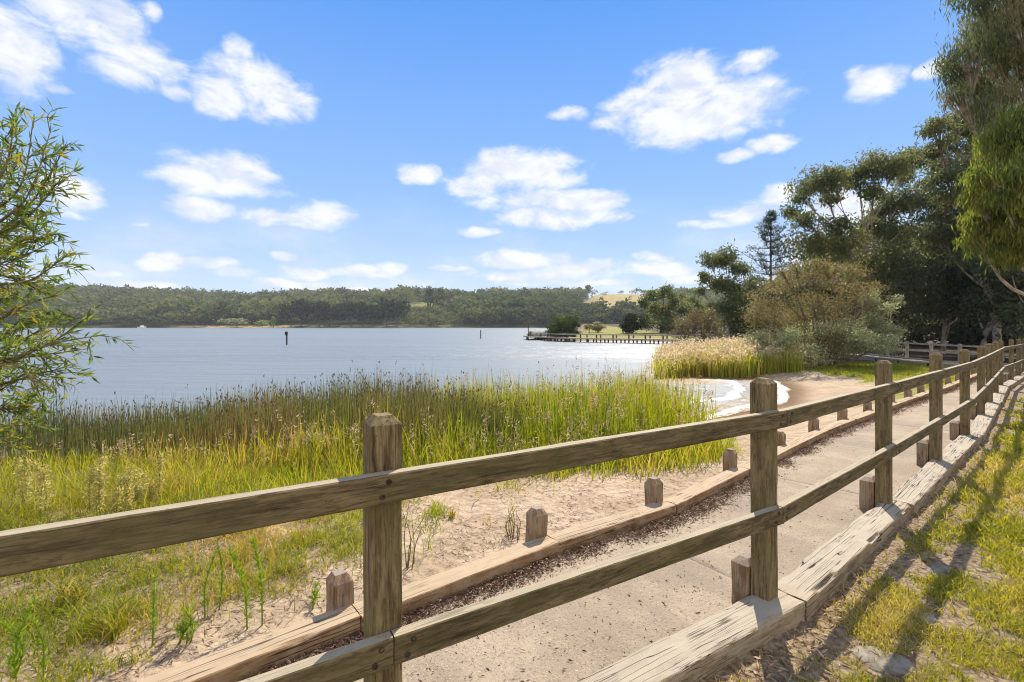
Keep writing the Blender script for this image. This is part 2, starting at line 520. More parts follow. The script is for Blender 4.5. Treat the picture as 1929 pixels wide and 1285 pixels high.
def ground_mat():
    m, k, out = mat('ground')
    P = k.n('ShaderNodeNewGeometry').outputs['Position']
    n1 = k.noise(P, 2.2, 5, .6)
    n2 = k.noise(P, 28, 5, .65)
    n3 = k.noise(P, 150, 3, .6)
    sand = k.mix(k.ss(n1, .35, .65), (.335, .255, .170), (.435, .34, .24))
    sand = k.mix(k.math('MULTIPLY', k.ss(n2, .55, .72), .55), sand, (.27, .19, .125))
    sand = k.mix(k.math('MULTIPLY', k.ss(n3, .58, .75), .5), sand, (.16, .11, .08))
    soil = k.mix(k.ss(n2, .35, .65), (.14, .10, .062), (.31, .235, .155))
    soil = k.mix(k.math('MULTIPLY', k.ss(n3, .5, .7), .6), soil, (.34, .27, .19))
    grass = k.mix(k.ss(k.noise(P, 6, 5, .65), .35, .65), (.14, .145, .03), (.27, .25, .06))
    grass = k.mix(k.math('MULTIPLY', k.ss(n3, .5, .7), .5), grass, (.09, .10, .02))
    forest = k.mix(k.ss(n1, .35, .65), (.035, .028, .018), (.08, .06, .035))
    e = k.math('MULTIPLY', k.math('SUBTRACT', k.noise(P, 4.5, 5, .65), .5), 1.1)
    def mk(a):
        return k.ss(k.math('ADD', k.attr(a), e), .3, .7)
    c = k.mix(mk('m_sand'), soil, sand)
    c = k.mix(mk('m_lawn'), c, grass)
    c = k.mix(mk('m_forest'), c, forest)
    c = k.mix(k.attr('m_wet'), c, (.14, .085, .04))
    dent = k.ss(k.noise(P, 9, 2, .5), .72, .30)
    h = k.math('MULTIPLY_ADD', n2, .7, k.math('MULTIPLY_ADD', dent, 1.1, k.math('MULTIPLY', n3, .3)))
    c = k.mix(k.math('MULTIPLY', k.math('MULTIPLY', k.ss(dent, .4, 0.0), .35), k.attr('m_sand')), c, (.24, .165, .105))
    b = principled(k, c, .9, .15, bump(k, h, .9, .026))
    k.link(b.outputs[0], out.inputs['Surface'])
    return m


def path_mat():
    m, k, out = mat('concrete path')
    P = k.n('ShaderNodeNewGeometry').outputs['Position']
    n1 = k.noise(P, 1.6, 5, .65)
    n2 = k.noise(P, 45, 4, .7)
    n3 = k.noise(P, 78, 3, .7)
    c = k.mix(k.ss(n1, .35, .65), (.255, .20, .14), (.355, .285, .205))
    c = k.mix(k.math('MULTIPLY', k.ss(n2, .42, .66), .55), c, (.24, .205, .165))
    c = k.mix(k.math('MULTIPLY', k.ss(n3, .55, .66), .8), c, (.10, .08, .065))
    c = k.mix(k.math('MULTIPLY', k.ss(k.noise(P, 120, 2, .5), .62, .70), .7), c, (.52, .45, .36))
    c = k.mix(k.math('MULTIPLY', k.ss(k.noise(P, .7, 6, .7, .5), .52, .66), .4), c, (.19, .165, .14))
    sx = k.n('ShaderNodeSeparateXYZ'); k.link(P, sx.inputs[0])
    u = k.math('MULTIPLY_ADD', sx.outputs[0], .77 * 4.5, k.math('MULTIPLY', sx.outputs[1], .64 * 4.5))
    v = k.math('MULTIPLY_ADD', sx.outputs[0], -.64 * .9, k.math('MULTIPLY', sx.outputs[1], .77 * .9))
    cb = k.n('ShaderNodeCombineXYZ'); k.link(u, cb.inputs[0]); k.link(v, cb.inputs[1])
    bands = k.noise(cb.outputs[0], 1.0, 4, .6)
    c = k.mix(k.math('MULTIPLY', k.ss(bands, .48, .68), .42), c, (.20, .165, .125))
    b = principled(k, c, .88, .2, bump(k, k.math('ADD', n2, n3), .7, .008))
    k.link(b.outputs[0], out.inputs['Surface'])
    return m


def water_mat():
    m, k, out = mat('lake water')
    P = k.n('ShaderNodeNewGeometry').outputs['Position']
    st = k.vmath('MULTIPLY', P, (.55, 1, 1))
    w0 = k.noise(k.vmath('MULTIPLY', P, (.35, 1, 1)), .42, 3, .55, .4)
    w1 = k.noise(st, 1.5, 4, .6, .3)
    w2 = k.noise(st, 7, 3, .6)
    gust = k.noise(k.vmath('MULTIPLY', P, (.010, .055, 1)), 1.0, 5, .65)
    h = k.math('MULTIPLY_ADD', w2, .30, k.math('MULTIPLY_ADD', w0, 1.5, w1))
    amp = k.math('MULTIPLY_ADD', k.ss(gust, .38, .62), .85, .35)
    h = k.math('MULTIPLY', h, amp)
    col = k.mix(k.attr('m_shallow'), (.14, .168, .19), (.19, .10, .035))
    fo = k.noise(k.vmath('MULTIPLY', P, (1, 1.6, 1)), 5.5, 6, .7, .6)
    foam_glare = k.math('MULTIPLY', k.ss(k.math('MULTIPLY_ADD', k.attr('m_foam_glare'), .36, fo), .64, 1.02), k.ss(k.attr('m_foam_glare'), .05, .5))
    col = k.mix(foam_glare, col, (.56, .56, .54))  # sun glare on the wash painted as pale colour along with the foam
    rough = k.math('MULTIPLY_ADD', foam_glare, .3, .40)
    b = principled(k, col, rough, .5, bump(k, h, 1.0, .17))
    b.inputs['IOR'].default_value = 1.33
    k.link(b.outputs[0], out.inputs['Surface'])
    return m


def hill_mat():
    m, k, out = mat('hill ground')
    P = k.n('ShaderNodeNewGeometry').outputs['Position']
    n = k.noise(P, .03, 5, .6)
    n2 = k.noise(P, .25, 4, .6)
    c = k.mix(k.ss(n, .4, .6), (.06, .07, .03), (.10, .10, .045))
    pad = k.mix(k.ss(n2, .4, .65), (.33, .24, .105), (.20, .18, .065))
    c = k.mix(k.attr('m_paddock'), c, pad)
    c = k.mix(k.math('MULTIPLY', k.attr('m_bank'), k.ss(n2, .3, .6)), c, (.34, .25, .13))
    c = k.mix(k.attr('m_green'), c, (.13, .15, .045))
    b = principled(k, c, .95, .1)
    k.link(b.outputs[0], out.inputs['Surface'])
    return m


# ------------------------------------------------------------------ layout: fence line, kerb line, shore
POSTS = np.array([(-5.90, -1.65), (-4.08, -0.60), (-2.27, .47), (-.43, 1.585), (1.405, 2.66), (3.19, 4.10), (4.85, 5.47), (6.44, 6.79), (8.28, 8.44), (9.89, 9.90),
                  (11.58, 11.44), (13.30, 13.0), (15.10, 14.45), (16.75, 15.80), (18.45, 17.2), (20.2, 18.6)])
STUBS = np.array([(-4.25, .0), (-3.12, .80), (-2.0, 1.66), (-.90, 2.54), (.21, 3.40), (1.27, 4.11), (2.40, 5.15), (3.52, 6.19), (4.58, 7.16), (5.61, 8.03), (6.70, 8.92), (7.93, 9.92),
                  (8.97, 10.75), (9.95, 11.55), (11.2, 12.5), (12.4, 13.5), (13.6, 14.5), (14.8, 15.5), (16.0, 16.5), (17.2, 17.5), (18.5, 18.6)])
ZW = -.55


def z0(y):
    return -.013 * np.clip(np.asarray(y, float) - 2.66, 0, 14)


def line_dist(poly, x, y):
    """signed distance to an open polyline: positive on its right-hand (camera) side; and how far along"""
    x = np.asarray(x, float); y = np.asarray(y, float)
    best = np.full(x.shape, 1e9); sgn = np.zeros(x.shape); along = np.zeros(x.shape); s0 = 0
    for (a, b) in zip(poly[:-1], poly[1:]):
        d = b - a; L = np.hypot(*d); u = d / L
        t = np.clip((x - a[0]) * u[0] + (y - a[1]) * u[1], 0, L)
        dx = x - a[0] - u[0] * t; dy = y - a[1] - u[1] * t
        dist = np.hypot(dx, dy)
        m_ = dist < best
        best = np.where(m_, dist, best)
        sgn = np.where(m_, np.sign(dx * u[1] - dy * u[0]), sgn)
        along = np.where(m_, s0 + t, along)
        s0 += L
    return best * sgn, along


SHORE = np.array([(-400, 4.2), (-30, 5.6), (-12, 6.8), (-5, 7.6), (0, 8.4), (2.2, 9.2), (3.4, 9.8), (4.8, 10.8), (6.9, 12.3), (8.6, 14.9), (9.45, 17.0), (9.3, 18.1), (7.8, 18.9),
                  (6.7, 20.5), (7.6, 24), (10.6, 30), (14, 42), (17, 49), (19, 54), (18, 58), (14, 60), (9, 61), (4, 63), (2, 66), (2.5, 70), (6, 74), (10.5, 80),
                  (13.5, 100), (22, 165), (36, 270), (44, 330), (600, 330), (600, -300), (-400, -300)])


def shore_dist(x, y):
    """positive on land"""
    x = np.asarray(x, float); y = np.asarray(y, float)
    best = np.full(x.shape, 1e9); inside = np.zeros(x.shape, bool)
    P = SHORE
    for a, b in zip(P, np.roll(P, -1, 0)):
        d = b - a
        t = np.clip(((x - a[0]) * d[0] + (y - a[1]) * d[1]) / (d @ d), 0, 1)
        best = np.minimum(best, np.hypot(x - a[0] - d[0] * t, y - a[1] - d[1] * t))
        c = ((a[1] > y) != (b[1] > y))
        xi = a[0] + (y - a[1]) * d[0] / (d[1] if d[1] != 0 else 1e-9)
        inside ^= c & (x < xi)
    return np.where(inside, best, -best)


def ground_z(x, y, fine=True):
    x = np.asarray(x, float); y = np.asarray(y, float)
    sd = shore_dist(x, y)
    land = ZW + np.where(sd > 0, .50 * sst(sd, -1.0, 5.2) - .02, np.maximum(sd * .12, -1.2) - .02)
    cap = z0(y) - .10
    z = np.minimum(land, cap) + .022 * np.clip(y - 61, 0, 90) * sst(sd, .2, 3) * (y < 310)
    df, s = line_dist(POSTS, x, y)
    dk, _ = line_dist(STUBS, x, y)
    near = sst(y, 24, 19)
    zr = z0(y) - .125
    z = z * (1 - sst(df, -.3, .1) * near) + zr * sst(df, -.3, .1) * near
    kb = sst(dk, -.75, -.12) * near
    z = z * (1 - kb) + (z0(y) - .10) * kb
    if fine:
        r = np.hypot(x, y)
        onpath = (dk > .0) & (df < .12)
        amp = np.where(df > .1, .035, .05) * sst(sd, -.3, 1.5) * np.where(onpath, 0, 1) * sst(r, 60, 20)
        z = z + amp * (fbm(x * 1.1, y * 1.1, 3, 3) - .5) + np.where(onpath, 0, .036) * (fbm(x * 6, y * 6, 3, 9) - .5) * sst(r, 20, 5) + np.where(onpath | (df > 0), 0, .022) * (fbm(x * 15, y * 15, 2, 19) - .5) * sst(r, 9, 4)
        z = np.where(onpath, z - .035, z)
    return z


# ------------------------------------------------------------------ ground, water, path, hills
def polar(az, rad):
    A, Rr = np.meshgrid(az, rad)
    return np.sin(A) * Rr, np.cos(A) * Rr


def grid_quads(nr, na):
    i = np.arange(nr * na).reshape(nr, na)
    return np.stack([i[:-1, :-1], i[:-1, 1:], i[1:, 1:], i[1:, :-1]], -1).reshape(-1, 4)


def make_ground():
    az = np.concatenate([np.linspace(R(-180), R(-66), 40)[:-1], np.linspace(R(-66), R(66), 430), np.linspace(R(66), R(180), 40)[1:]])
    rad = np.concatenate([[.02, .3], np.geomspace(.6, 450, 560)])
    x, y = polar(az, rad)
    z = ground_z(x, y)
    sd = shore_dist(x, y)
    df, s = line_dist(POSTS, x, y)
    dk, _ = line_dist(STUBS, x, y)
    n = fbm(x * .8, y * .8, 4, 21)
    # sand between kerb and reeds, and the beach
    sand = sst(dk, .0, -.15) * sst(y, 60, 30) * sst(x + .35 * (y - 3) + (n - .5) * 2.4, -1.9, -.3)
    sand = np.maximum(sand, .78 * sst(dk, 0, -.15) * sst(dk, -1.3, -.5) * (x < 0))
    # lawn beyond the beach
    lawn = sst((x - 10.4) * .78 - (y - 17.2) * .05 + (n - .5) * 1.4, 0.3, 1.1) * sst(y, 12.3, 13.3) * sst(y, 24.5, 22) * (dk < 0)
    lawn = np.maximum(lawn, sst(dk, 0, -.1) * sst(y, 9.5, 12) * sst(dk, -2.2, -1.0) * .9 * sst(y, 25, 22))
    lawn = np.maximum(lawn, .9 * sst(y, 58, 62) * sst(sd, .4, 1.5) * sst(y, 140, 100))
    lawn = np.maximum(lawn, .36 * sst(df, .25, .7) * (fbm(x * 1.3, y * 1.3, 3, 5) > .3))
    leftg = sst(dk, -.8, -1.6) * sst(x + .35 * (y - 3) + (n - .5) * 2.4, -.9, -3.0)
    lawn = np.maximum(lawn, .42 * leftg)
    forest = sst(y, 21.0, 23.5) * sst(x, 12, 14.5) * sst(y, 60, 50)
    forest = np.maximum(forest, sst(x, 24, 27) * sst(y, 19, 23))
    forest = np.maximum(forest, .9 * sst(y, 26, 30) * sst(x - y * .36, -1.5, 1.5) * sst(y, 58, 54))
    lawn = lawn * (1 - forest)
    wet = sst(sd, .9, .15)
    mb = MB()
    mb.add(np.stack([x, y, z], -1), grid_quads(len(rad), len(az)))
    o = mb.build('ground', ground_mat(), smooth=True,
                 attrs=dict(m_sand=sand.ravel(), m_lawn=lawn.ravel(), m_forest=forest.ravel(), m_wet=wet.ravel()))
    tag(o, 'sandy and grassy lakeside ground under fence, reeds and trees', 'ground', kind='structure')


def make_water():
    az = np.concatenate([np.linspace(R(-80), R(-10), 60), np.linspace(R(-10), R(45), 260)[1:], np.linspace(R(45), R(80), 30)[1:]])
    rad = np.concatenate([np.geomspace(4.0, 40, 330), np.geomspace(41, 700, 60)])
    x, y = polar(az, rad)
    sd = shore_dist(x, y)
    # wavelets running in to the beach
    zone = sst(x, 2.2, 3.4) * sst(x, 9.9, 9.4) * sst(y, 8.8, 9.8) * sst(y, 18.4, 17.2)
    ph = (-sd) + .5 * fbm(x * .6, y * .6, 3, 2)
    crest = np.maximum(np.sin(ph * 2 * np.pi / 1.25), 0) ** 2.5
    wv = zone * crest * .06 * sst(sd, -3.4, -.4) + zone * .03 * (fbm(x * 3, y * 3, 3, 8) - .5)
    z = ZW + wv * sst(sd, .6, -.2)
    foam_glare = zone * sst(sd, -3.0, -1.2) * (.35 + .95 * crest) * (.6 + .8 * fbm(x * 1.5, y * 1.5, 3, 12))  # mask for foam and the painted sun glare off the beach
    shallow = sst(sd, -1.6, -.1) * sst(y, 8, 10) * sst(y, 30, 24) * .9
    shallow = np.maximum(shallow, sst(np.hypot(x - 6.4, (y - 17.9) * 1.0), 2.0, .6) * .95)
    mb = MB()
    mb.add(np.stack([x, y, z], -1), grid_quads(len(rad), len(az)))
    o = mb.build('water', water_mat(), smooth=True, attrs=dict(m_foam_glare=foam_glare.ravel(), m_shallow=shallow.ravel()))
    tag(o, 'rippled grey blue lake water stretching to the wooded far shore', 'lake', kind='structure')


def make_path():
    n = 420
    kp = spline(STUBS[1:], n); fp = spline(POSTS[1:], n)
    # resample both along arc length
    rows = []
    tg = norm(np.gradient(kp, axis=0))
    nr = np.stack([tg[:, 1], -tg[:, 0]], 1)
    df, _ = line_dist(POSTS, kp[:, 0], kp[:, 1])
    w = np.abs(df) - .02
    s = np.concatenate([[0], np.cumsum(np.linalg.norm(np.diff(kp, axis=0), axis=1))])
    S = []
    q = 0.4
    while q < s[-1]:
        S += [(q - .004, 0), (q - .002, -.0025), (q + .002, -.0025), (q + .004, 0)]; q += 2.3
    S += [(v_, 0) for v_ in np.linspace(0, s[-1], 260)]
    S = np.array(sorted(S))
    cols = np.linspace(.03, 1, 9)
    X = np.interp(S[:, 0], s, kp[:, 0]); Y = np.interp(S[:, 0], s, kp[:, 1])
    NX = np.interp(S[:, 0], s, nr[:, 0]); NY = np.interp(S[:, 0], s, nr[:, 1]); Wd = np.interp(S[:, 0], s, w)
    gx = X[:, None] + NX[:, None] * Wd[:, None] * cols; gy = Y[:, None] + NY[:, None] * Wd[:, None] * cols
    gz = z0(gy) - .095 + S[:, 1][:, None] + .01 * (fbm(gx * 2, gy * 2, 3, 4) - .5)
    mb = MB()
    mb.add(np.stack([gx, gy, gz], -1), grid_quads(len(S), 9))
    o = mb.build('path', path_mat(), smooth=True)
    tag(o, 'pale sandy concrete footpath between the timber kerbs', 'path', kind='structure')


SKYLINE = np.array([(-600, 530), (0, 538), (100, 540), (200, 543), (300, 548), (400, 553), (480, 559), (530, 553), (600, 549), (700, 551), (760, 555), (800, 562), (850, 556), (950, 550), (1050, 549),
                    (1100, 550), (1180, 549), (1230, 551), (1400, 545), (2000, 535), (2600, 530)], float)
YR = 640.


def hill_z(x, y):
    px = CX + FPX * x / y
    sk = np.interp(px, SKYLINE[:, 0], SKYLINE[:, 1])
    bare = sst(px, 1090, 1130) * sst(px, 1240, 1200)
    zr = CAMZ + (HY - sk) * YR / FPX - 12.5 * (1 - .85 * bare)
    f = sst(y, 322, YR + 40) ** .85
    z = ZW - .4 + 1.6 * sst(y, 318, 335) + (zr - ZW - 1) * f
    z = z + 11 * np.exp(-((px - 795) / 60) ** 2) * sst(y, 345, 470) * sst(y, 640, 500)
    return z - sst(y, YR + 40, 1100) * 25 + 3 * (fbm(x * .02, y * .02, 3, 31) - .5) * sst(y, 340, 420)


def paddocks(px, y):
    pad = sst(px, 1085, 1125) * sst(px, 1250, 1215) * sst(y, 395, 420)
    g = sst(px, 752, 770) * sst(px, 845, 828) * sst(y, 400, 420) * sst(y, 520, 500)
    return pad, g


def make_hills():
    t = np.linspace(-1.9, 2.2, 300)
    yy = np.concatenate([np.linspace(312, 340, 10), np.linspace(346, 1100, 90)])
    T, Y = np.meshgrid(t, yy)
    X = T * Y
    px = CX + FPX * T
    pad, g = paddocks(px, Y)
    mb = MB()
    mb.add(np.stack([X, Y, hill_z(X, Y)], -1), grid_quads(len(yy), len(t)))
    o = mb.build('hills', hill_mat(), smooth=True, attrs=dict(m_paddock=np.maximum(pad, .6 * g).ravel(), m_green=(g * .6).ravel(),
                 m_bank=(sst(px, 320, 400) * sst(px, 560, 535) * sst(Y, 345, 330)).ravel()))
    tag(o, 'low hills beyond the lake with bare tan paddocks', 'hills', kind='structure')


make_ground()
make_water()
make_path()
make_hills()

# ------------------------------------------------------------------ timber
def timber(L, w, h, amp, seed, step=.03, bev=.006, top=0, gouge=0.0, side=5):
    """sawn timber along local X; returns an MB. top = height of a chamfered cap at x = L"""
    per = []
    hw, hh = w / 2, h / 2
    for (sx, sz, ex, ez) in ((-1, -1, 1, -1), (1, -1, 1, 1), (1, 1, -1, 1), (-1, 1, -1, -1)):
        a = np.array([sx * hw, sz * hh]); b = np.array([ex * hw, ez * hh]); u = (b - a) / np.linalg.norm(b - a)
        for t_ in np.linspace(0, 1, side):
            per.append(a + u * bev + (b - a - 2 * u * bev) * t_)
    per = np.array(per); npz = len(per)
    n = max(3, int(L / step) + 1)
    xs = list(np.linspace(0, L - top, n)); sc = [1.0] * n
    if top:
        xs += [L - top * .9, L]; sc += [.985, .52]
    V = []
    rr = random.Random(seed)
    ox, oy = rr.uniform(0, 99), rr.uniform(0, 99)
    g0, g1 = rr.uniform(.1, .5), rr.uniform(.6, .95)
    for x, s_ in zip(xs, sc):
        for (y, z) in per:
            nrm = Vector((0, y / hw, z / hh))
            d = mnoise.fractal(Vector((x * 2.2 + ox, y * 14 + oy, z * 14)), 1.0, 2.0, 4) * amp
            d += amp * .7 * mnoise.noise(Vector((x * 9 + ox, y * 30, z * 30 + oy)))
            corner = min(1, (abs(y) / hw) ** 6 * (abs(z) / hh) ** 6)
            if gouge:
                wv = max(0, mnoise.noise(Vector((x * 3.5 + oy, ox, 2))) + .12) * (1 if z > 0 and y < 0 else .35)
                d -= gouge * corner * wv * 1.8
                if z > 0:
                    d -= gouge * .16 * max(0, mnoise.noise(Vector((x * 1.2 + ox, y * 38 + oy, 5))) - .12)
            e = 1
            V.append((x + (amp * 1.5 * mnoise.noise(Vector((y * 30, z * 30, ox))) if x in (xs[0],) else 0),
                      y * s_ + d * (np.sign(y) if abs(abs(y) - hw) < bev + 1e-6 else 0) * e,
                      z * s_ + d * (np.sign(z) if abs(abs(z) - hh) < bev + 1e-6 else 0) * e))
    V = np.array(V)
    nr = len(xs)
    idx = np.arange(nr * npz).reshape(nr, npz)
    q = np.stack([idx[:-1], np.roll(idx[:-1], -1, 1), np.roll(idx[1:], -1, 1), idx[1:]], -1).reshape(-1, 4)
    mb = MB()
    mb.add(V, q)
    for ring, rev in ((idx[0], True), (idx[-1], False)):
        c = V[ring].mean(0)
        k0 = mb.n
        mb.add(np.vstack([V[ring], c]), None, [[i, (i + 1) % npz, npz] if not rev else [(i + 1) % npz, i, npz] for i in range(npz)])
    return mb


def put(mb, name, material, parent, org, xd, zd=(0, 0, 1)):
    """link the timber as a part: local X along xd, local Z near zd"""
    x = Vector(xd).normalized(); z = Vector(zd)
    y = z.cross(x).normalized(); z = x.cross(y)
    o = mb.build(name, material)
    mw = Matrix(((x.x, y.x, z.x, org[0]), (x.y, y.y, z.y, org[1]), (x.z, y.z, z.z, org[2]), (0, 0, 0, 1)))
    if parent is not None:
        o.parent = parent
        o.matrix_local = Matrix.Translation(-parent.location) @ mw
    else:
        o.matrix_world = mw
    return o


def tangents(poly):
    return norm(np.gradient(poly, axis=0))


PT = tangents(POSTS)
PN = np.stack([PT[:, 1], -PT[:, 0]], 1)             # towards the camera


def make_fence():
    f = thing('timber_fence', (1.4, 2.66, -.12), 'weathered post and rail timber fence with two rails running along the footpath', 'fence')
    for i, (p, t, n) in enumerate(zip(POSTS, PT, PN)):
        zb = float(z0(p[1]))
        rr = random.Random(i)
        H = 1.21 + rr.uniform(-.012, .012)
        mb = timber(H + .2, .102, .102, .0016, 10 + i, .05 if p[1] < 6 else .2, .004, top=.030)
        o = put(mb, 'post', M['post'], f, (p[0], p[1], zb - .2), (rr.uniform(-.006, .006), rr.uniform(-.006, .006), 1), (n[0], n[1], 0))
    for i in range(len(POSTS) - 1):
        a, b = POSTS[i], POSTS[i + 1]
        near = a[1] < 7
        for (zt, hgt, sh) in ((1.032, .092, .052), (.512, .092, .052)):
            off = .051 + .0225
            ex = .055                                       # the joint sits just past the post
            A = a + PN[i] * off + PT[i] * ex
            Bq = b + PN[i + 1] * off + PT[i + 1] * (ex - .004)
            if zt < .6:
                A = a + PN[i] * off + PT[i] * .012; Bq = b + PN[i + 1] * off + PT[i + 1] * (.012 - .004)
            if i == 3 and zt > .6:                          # first long top rail runs on past the post without a joint
                A = a + PN[i] * off - PT[i] * 0.9
            if i == 2 and zt > .6:
                Bq = b + PN[i + 1] * off - PT[i + 1] * .906
            za = float(z0(a[1])) + zt - hgt / 2; zb_ = float(z0(b[1])) + zt - hgt / 2
            v = np.array([Bq[0] - A[0], Bq[1] - A[1], zb_ - za])
            L = float(np.linalg.norm(v))
            mb = timber(L, .045, hgt, .0014, 100 + i * 2 + int(zt), .05 if near else .25, .004)
            r = put(mb, 'rail', M['rail'], f, (A[0], A[1], za), v)
            if near:
                for e_ in (.05, L - .05) if not (i == 3 and zt > .6) else (.9 - .02, L - .05):
                    for dz, dx in ((.022, .012), (-.022, -.008)):
                        bm = MB()
                        x0, y0, zz = e_ + dx, -.0225, dz
                        th = np.arange(10) * 2 * np.pi / 10
                        ring = lambda r_, yy: np.stack([x0 + r_ * np.cos(th), np.full(10, yy), zz + r_ * np.sin(th)], 1)
                        v_ = np.vstack([ring(.0095, y0 + .002), ring(.0095, y0 - .003), ring(.006, y0 - .003), ring(.006, y0 - .0005), [[x0, y0 - .0005, zz]]])
                        ii = np.arange(10); jj = (ii + 1) % 10
                        qs = np.concatenate([np.stack([ii + 10 * l, jj + 10 * l, jj + 10 * (l + 1), ii + 10 * (l + 1)], 1) for l in range(3)])
                        bm.add(v_, qs, np.stack([ii + 30, jj + 30, np.full(10, 40)], 1))
                        bo = bm.build('bolt', M['bolt'])
                        bo.parent = r
    return f


def make_kerbs():
    # camera side: heavy split sleepers under the fence
    k = thing('sleeper_kerb', (1.4, 2.6, -.2), 'pale cracked timber sleeper kerb under the fence with short stubs behind its posts', 'kerb')
    for i in range(len(POSTS) - 1):
        a, b = POSTS[i], POSTS[i + 1]
        near = a[1] < 6
        rr = random.Random(50 + i)
        A = a + PN[i] * .065 + PT[i] * .12
        B = b + PN[i + 1] * .065 + PT[i + 1] * .108
        if i % 2: A = A + PN[i] * .018
        za, zb = float(z0(a[1])) - .085, float(z0(b[1])) - .085
        v = np.array([B[0] - A[0], B[1] - A[1], zb - za])
        mb = timber(float(np.linalg.norm(v)), .20, .17, .0045, 300 + i, .02 if near else .08, .006, gouge=(.016, .045, .016)[i - 3] if i in (3, 4, 5) else .012, side=9 if near else 5)
        put(mb, 'sleeper', M['sleeper'], k, (A[0], A[1], za), v)
    for i, (p, t, n) in enumerate(zip(POSTS, PT, PN)):
        if i < 1: continue
        c = p - n * .108 + t * .03
        zb = float(z0(p[1]))
        mb = timber(.42 + random.Random(i).uniform(-.02, .03),   .20, .10, .003, 400 + i, .04, .008, top=.03)
        put(mb, 'stub', M['stub'], k, (c[0], c[1], zb - .24), (0, 0, 1), (n[0], n[1], 0))
    # lake side
    k2 = thing('timber_edging', (.2, 3.4, -.2), 'brown timber edging along the lake side of the footpath with short flat topped stubs', 'kerb')
    ST = tangents(STUBS); SN = np.stack([ST[:, 1], -ST[:, 0]], 1)
    for i in range(len(STUBS) - 1):
        a, b = STUBS[i], STUBS[i + 1]
        near = a[1] < 6
        A = a + SN[i] * .06 + ST[i] * .05; B = b + SN[i + 1] * .06 + ST[i + 1] * .044
        if i % 3 == 0: A = A + SN[i] * .012
        za, zb = float(z0(a[1])) - .068, float(z0(b[1])) - .068
        v = np.array([B[0] - A[0], B[1] - A[1], zb - za])
        mb = timber(float(np.linalg.norm(v)), .15, .135, .003, 500 + i, .02 if near else .08, .005, gouge=.010, side=8 if near else 5)
        put(mb, 'edging_beam', M['edging'], k2, (A[0], A[1], za), v)
    for i, (p, t, n) in enumerate(zip(STUBS, ST, SN)):
        rr = random.Random(700 + i)
        c = p - n * .05
        zb = float(z0(p[1]))
        H = .42 + rr.uniform(-.02, .02)
        mb = timber(H, .115, .12, .006, 600 + i, .03, .010, top=.045)
        put(mb, 'stub', M['stub'], k2, (c[0], c[1], zb - .24), (rr.uniform(-.02, .02), rr.uniform(-.02, .02), 1), (n[0], n[1], 0))


make_fence()
make_kerbs()

# ------------------------------------------------------------------ boardwalk, jetty, markers, boat
def make_boardwalk():
    line = np.array([(20.8, 18.2), (18.9, 19.2), (18.5, 20.6), (18.7, 23.5), (19.1, 27.0), (18.2, 30.5)])
    zt = -.10
    b = thing('boardwalk', (18.7, 22.5, -.45), 'low grey boardwalk with post and rail beyond the lawn, before the dark trees', 'boardwalk')
    p = spline(line, 40)
    tg = norm(np.gradient(p, axis=0)); nr = np.stack([-tg[:, 1], tg[:, 0]], 1)      # towards the lake side
    far = p - nr * .0
    deck = MB()
    W = 1.5
    for i in range(len(p) - 1):
        d = p[i + 1] - p[i]; L = np.linalg.norm(d); m_ = (p[i] + p[i + 1]) / 2; t = d / L; n = np.array([-t[1], t[0]])
        nb = max(1, int(L / .16))
        for j in range(nb):
            c = p[i] + d * (j + .5) / nb
            box(deck, (c[0] + n[0] * 0, c[1] + n[1] * 0, zt - .02), L / nb - .008, W, .04, (t[0], t[1], 0))
    deck.build('deck', M['deck'], b)
    for side, nm in ((1, 'lake'), (-1, 'wood')):
        e = p + nr * side * (W / 2 - .05)
        fm = MB()
        for i in range(len(e) - 1):
            d = e[i + 1] - e[i]; L = np.linalg.norm(d); c = (e[i] + e[i + 1]) / 2
            box(fm, (c[0], c[1], zt - .12), L + .01, .06, .155, (d[0], d[1], 0))
        fm.build('edge_beam', M['oldwood'], b)
    # rail on the wood side, a low toe rail on the lake side
    s = np.concatenate([[0], np.cumsum(np.linalg.norm(np.diff(p, axis=0), axis=1))])
    e = p - nr * (W / 2 - .06)
    for zz, hh in ((.70, .09), (.38, .09)):
        rm = MB()
        for i in range(len(e) - 1):
            d = e[i + 1] - e[i]; L = np.linalg.norm(d); c = (e[i] + e[i + 1]) / 2
            box(rm, (c[0], c[1], zt + zz), L + .02, .05, hh * .8, (d[0], d[1], 0))
        rm.build('rail', M['oldwood'], b)
    tr = MB(); e2 = p + nr * (W / 2 - .06)
    for i in range(len(e2) - 1):
        d = e2[i + 1] - e2[i]; L = np.linalg.norm(d); c = (e2[i] + e2[i + 1]) / 2
        box(tr, (c[0], c[1], zt + .09), L + .02, .08, .07, (d[0], d[1], 0))
    tr.build('toe_rail', M['oldwood'], b)
    for q in np.arange(.4, s[-1], 1.55):
        x = np.interp(q, s, e[:, 0]); y = np.interp(q, s, e[:, 1])
        pm = MB(); box(pm, (x, y, zt + .34), .10, .10, .88); pm.build('post', M['oldwood'], b)
        for ee in (e, e2):
            x = np.interp(q, s, ee[:, 0]); y = np.interp(q, s, ee[:, 1])
            pm = MB(); tube(pm, [(x, y, zt - .95), (x, y, zt - .5), (x, y, zt - .05)], .07, 8); pm.build('pile', M['darkwood'], b)


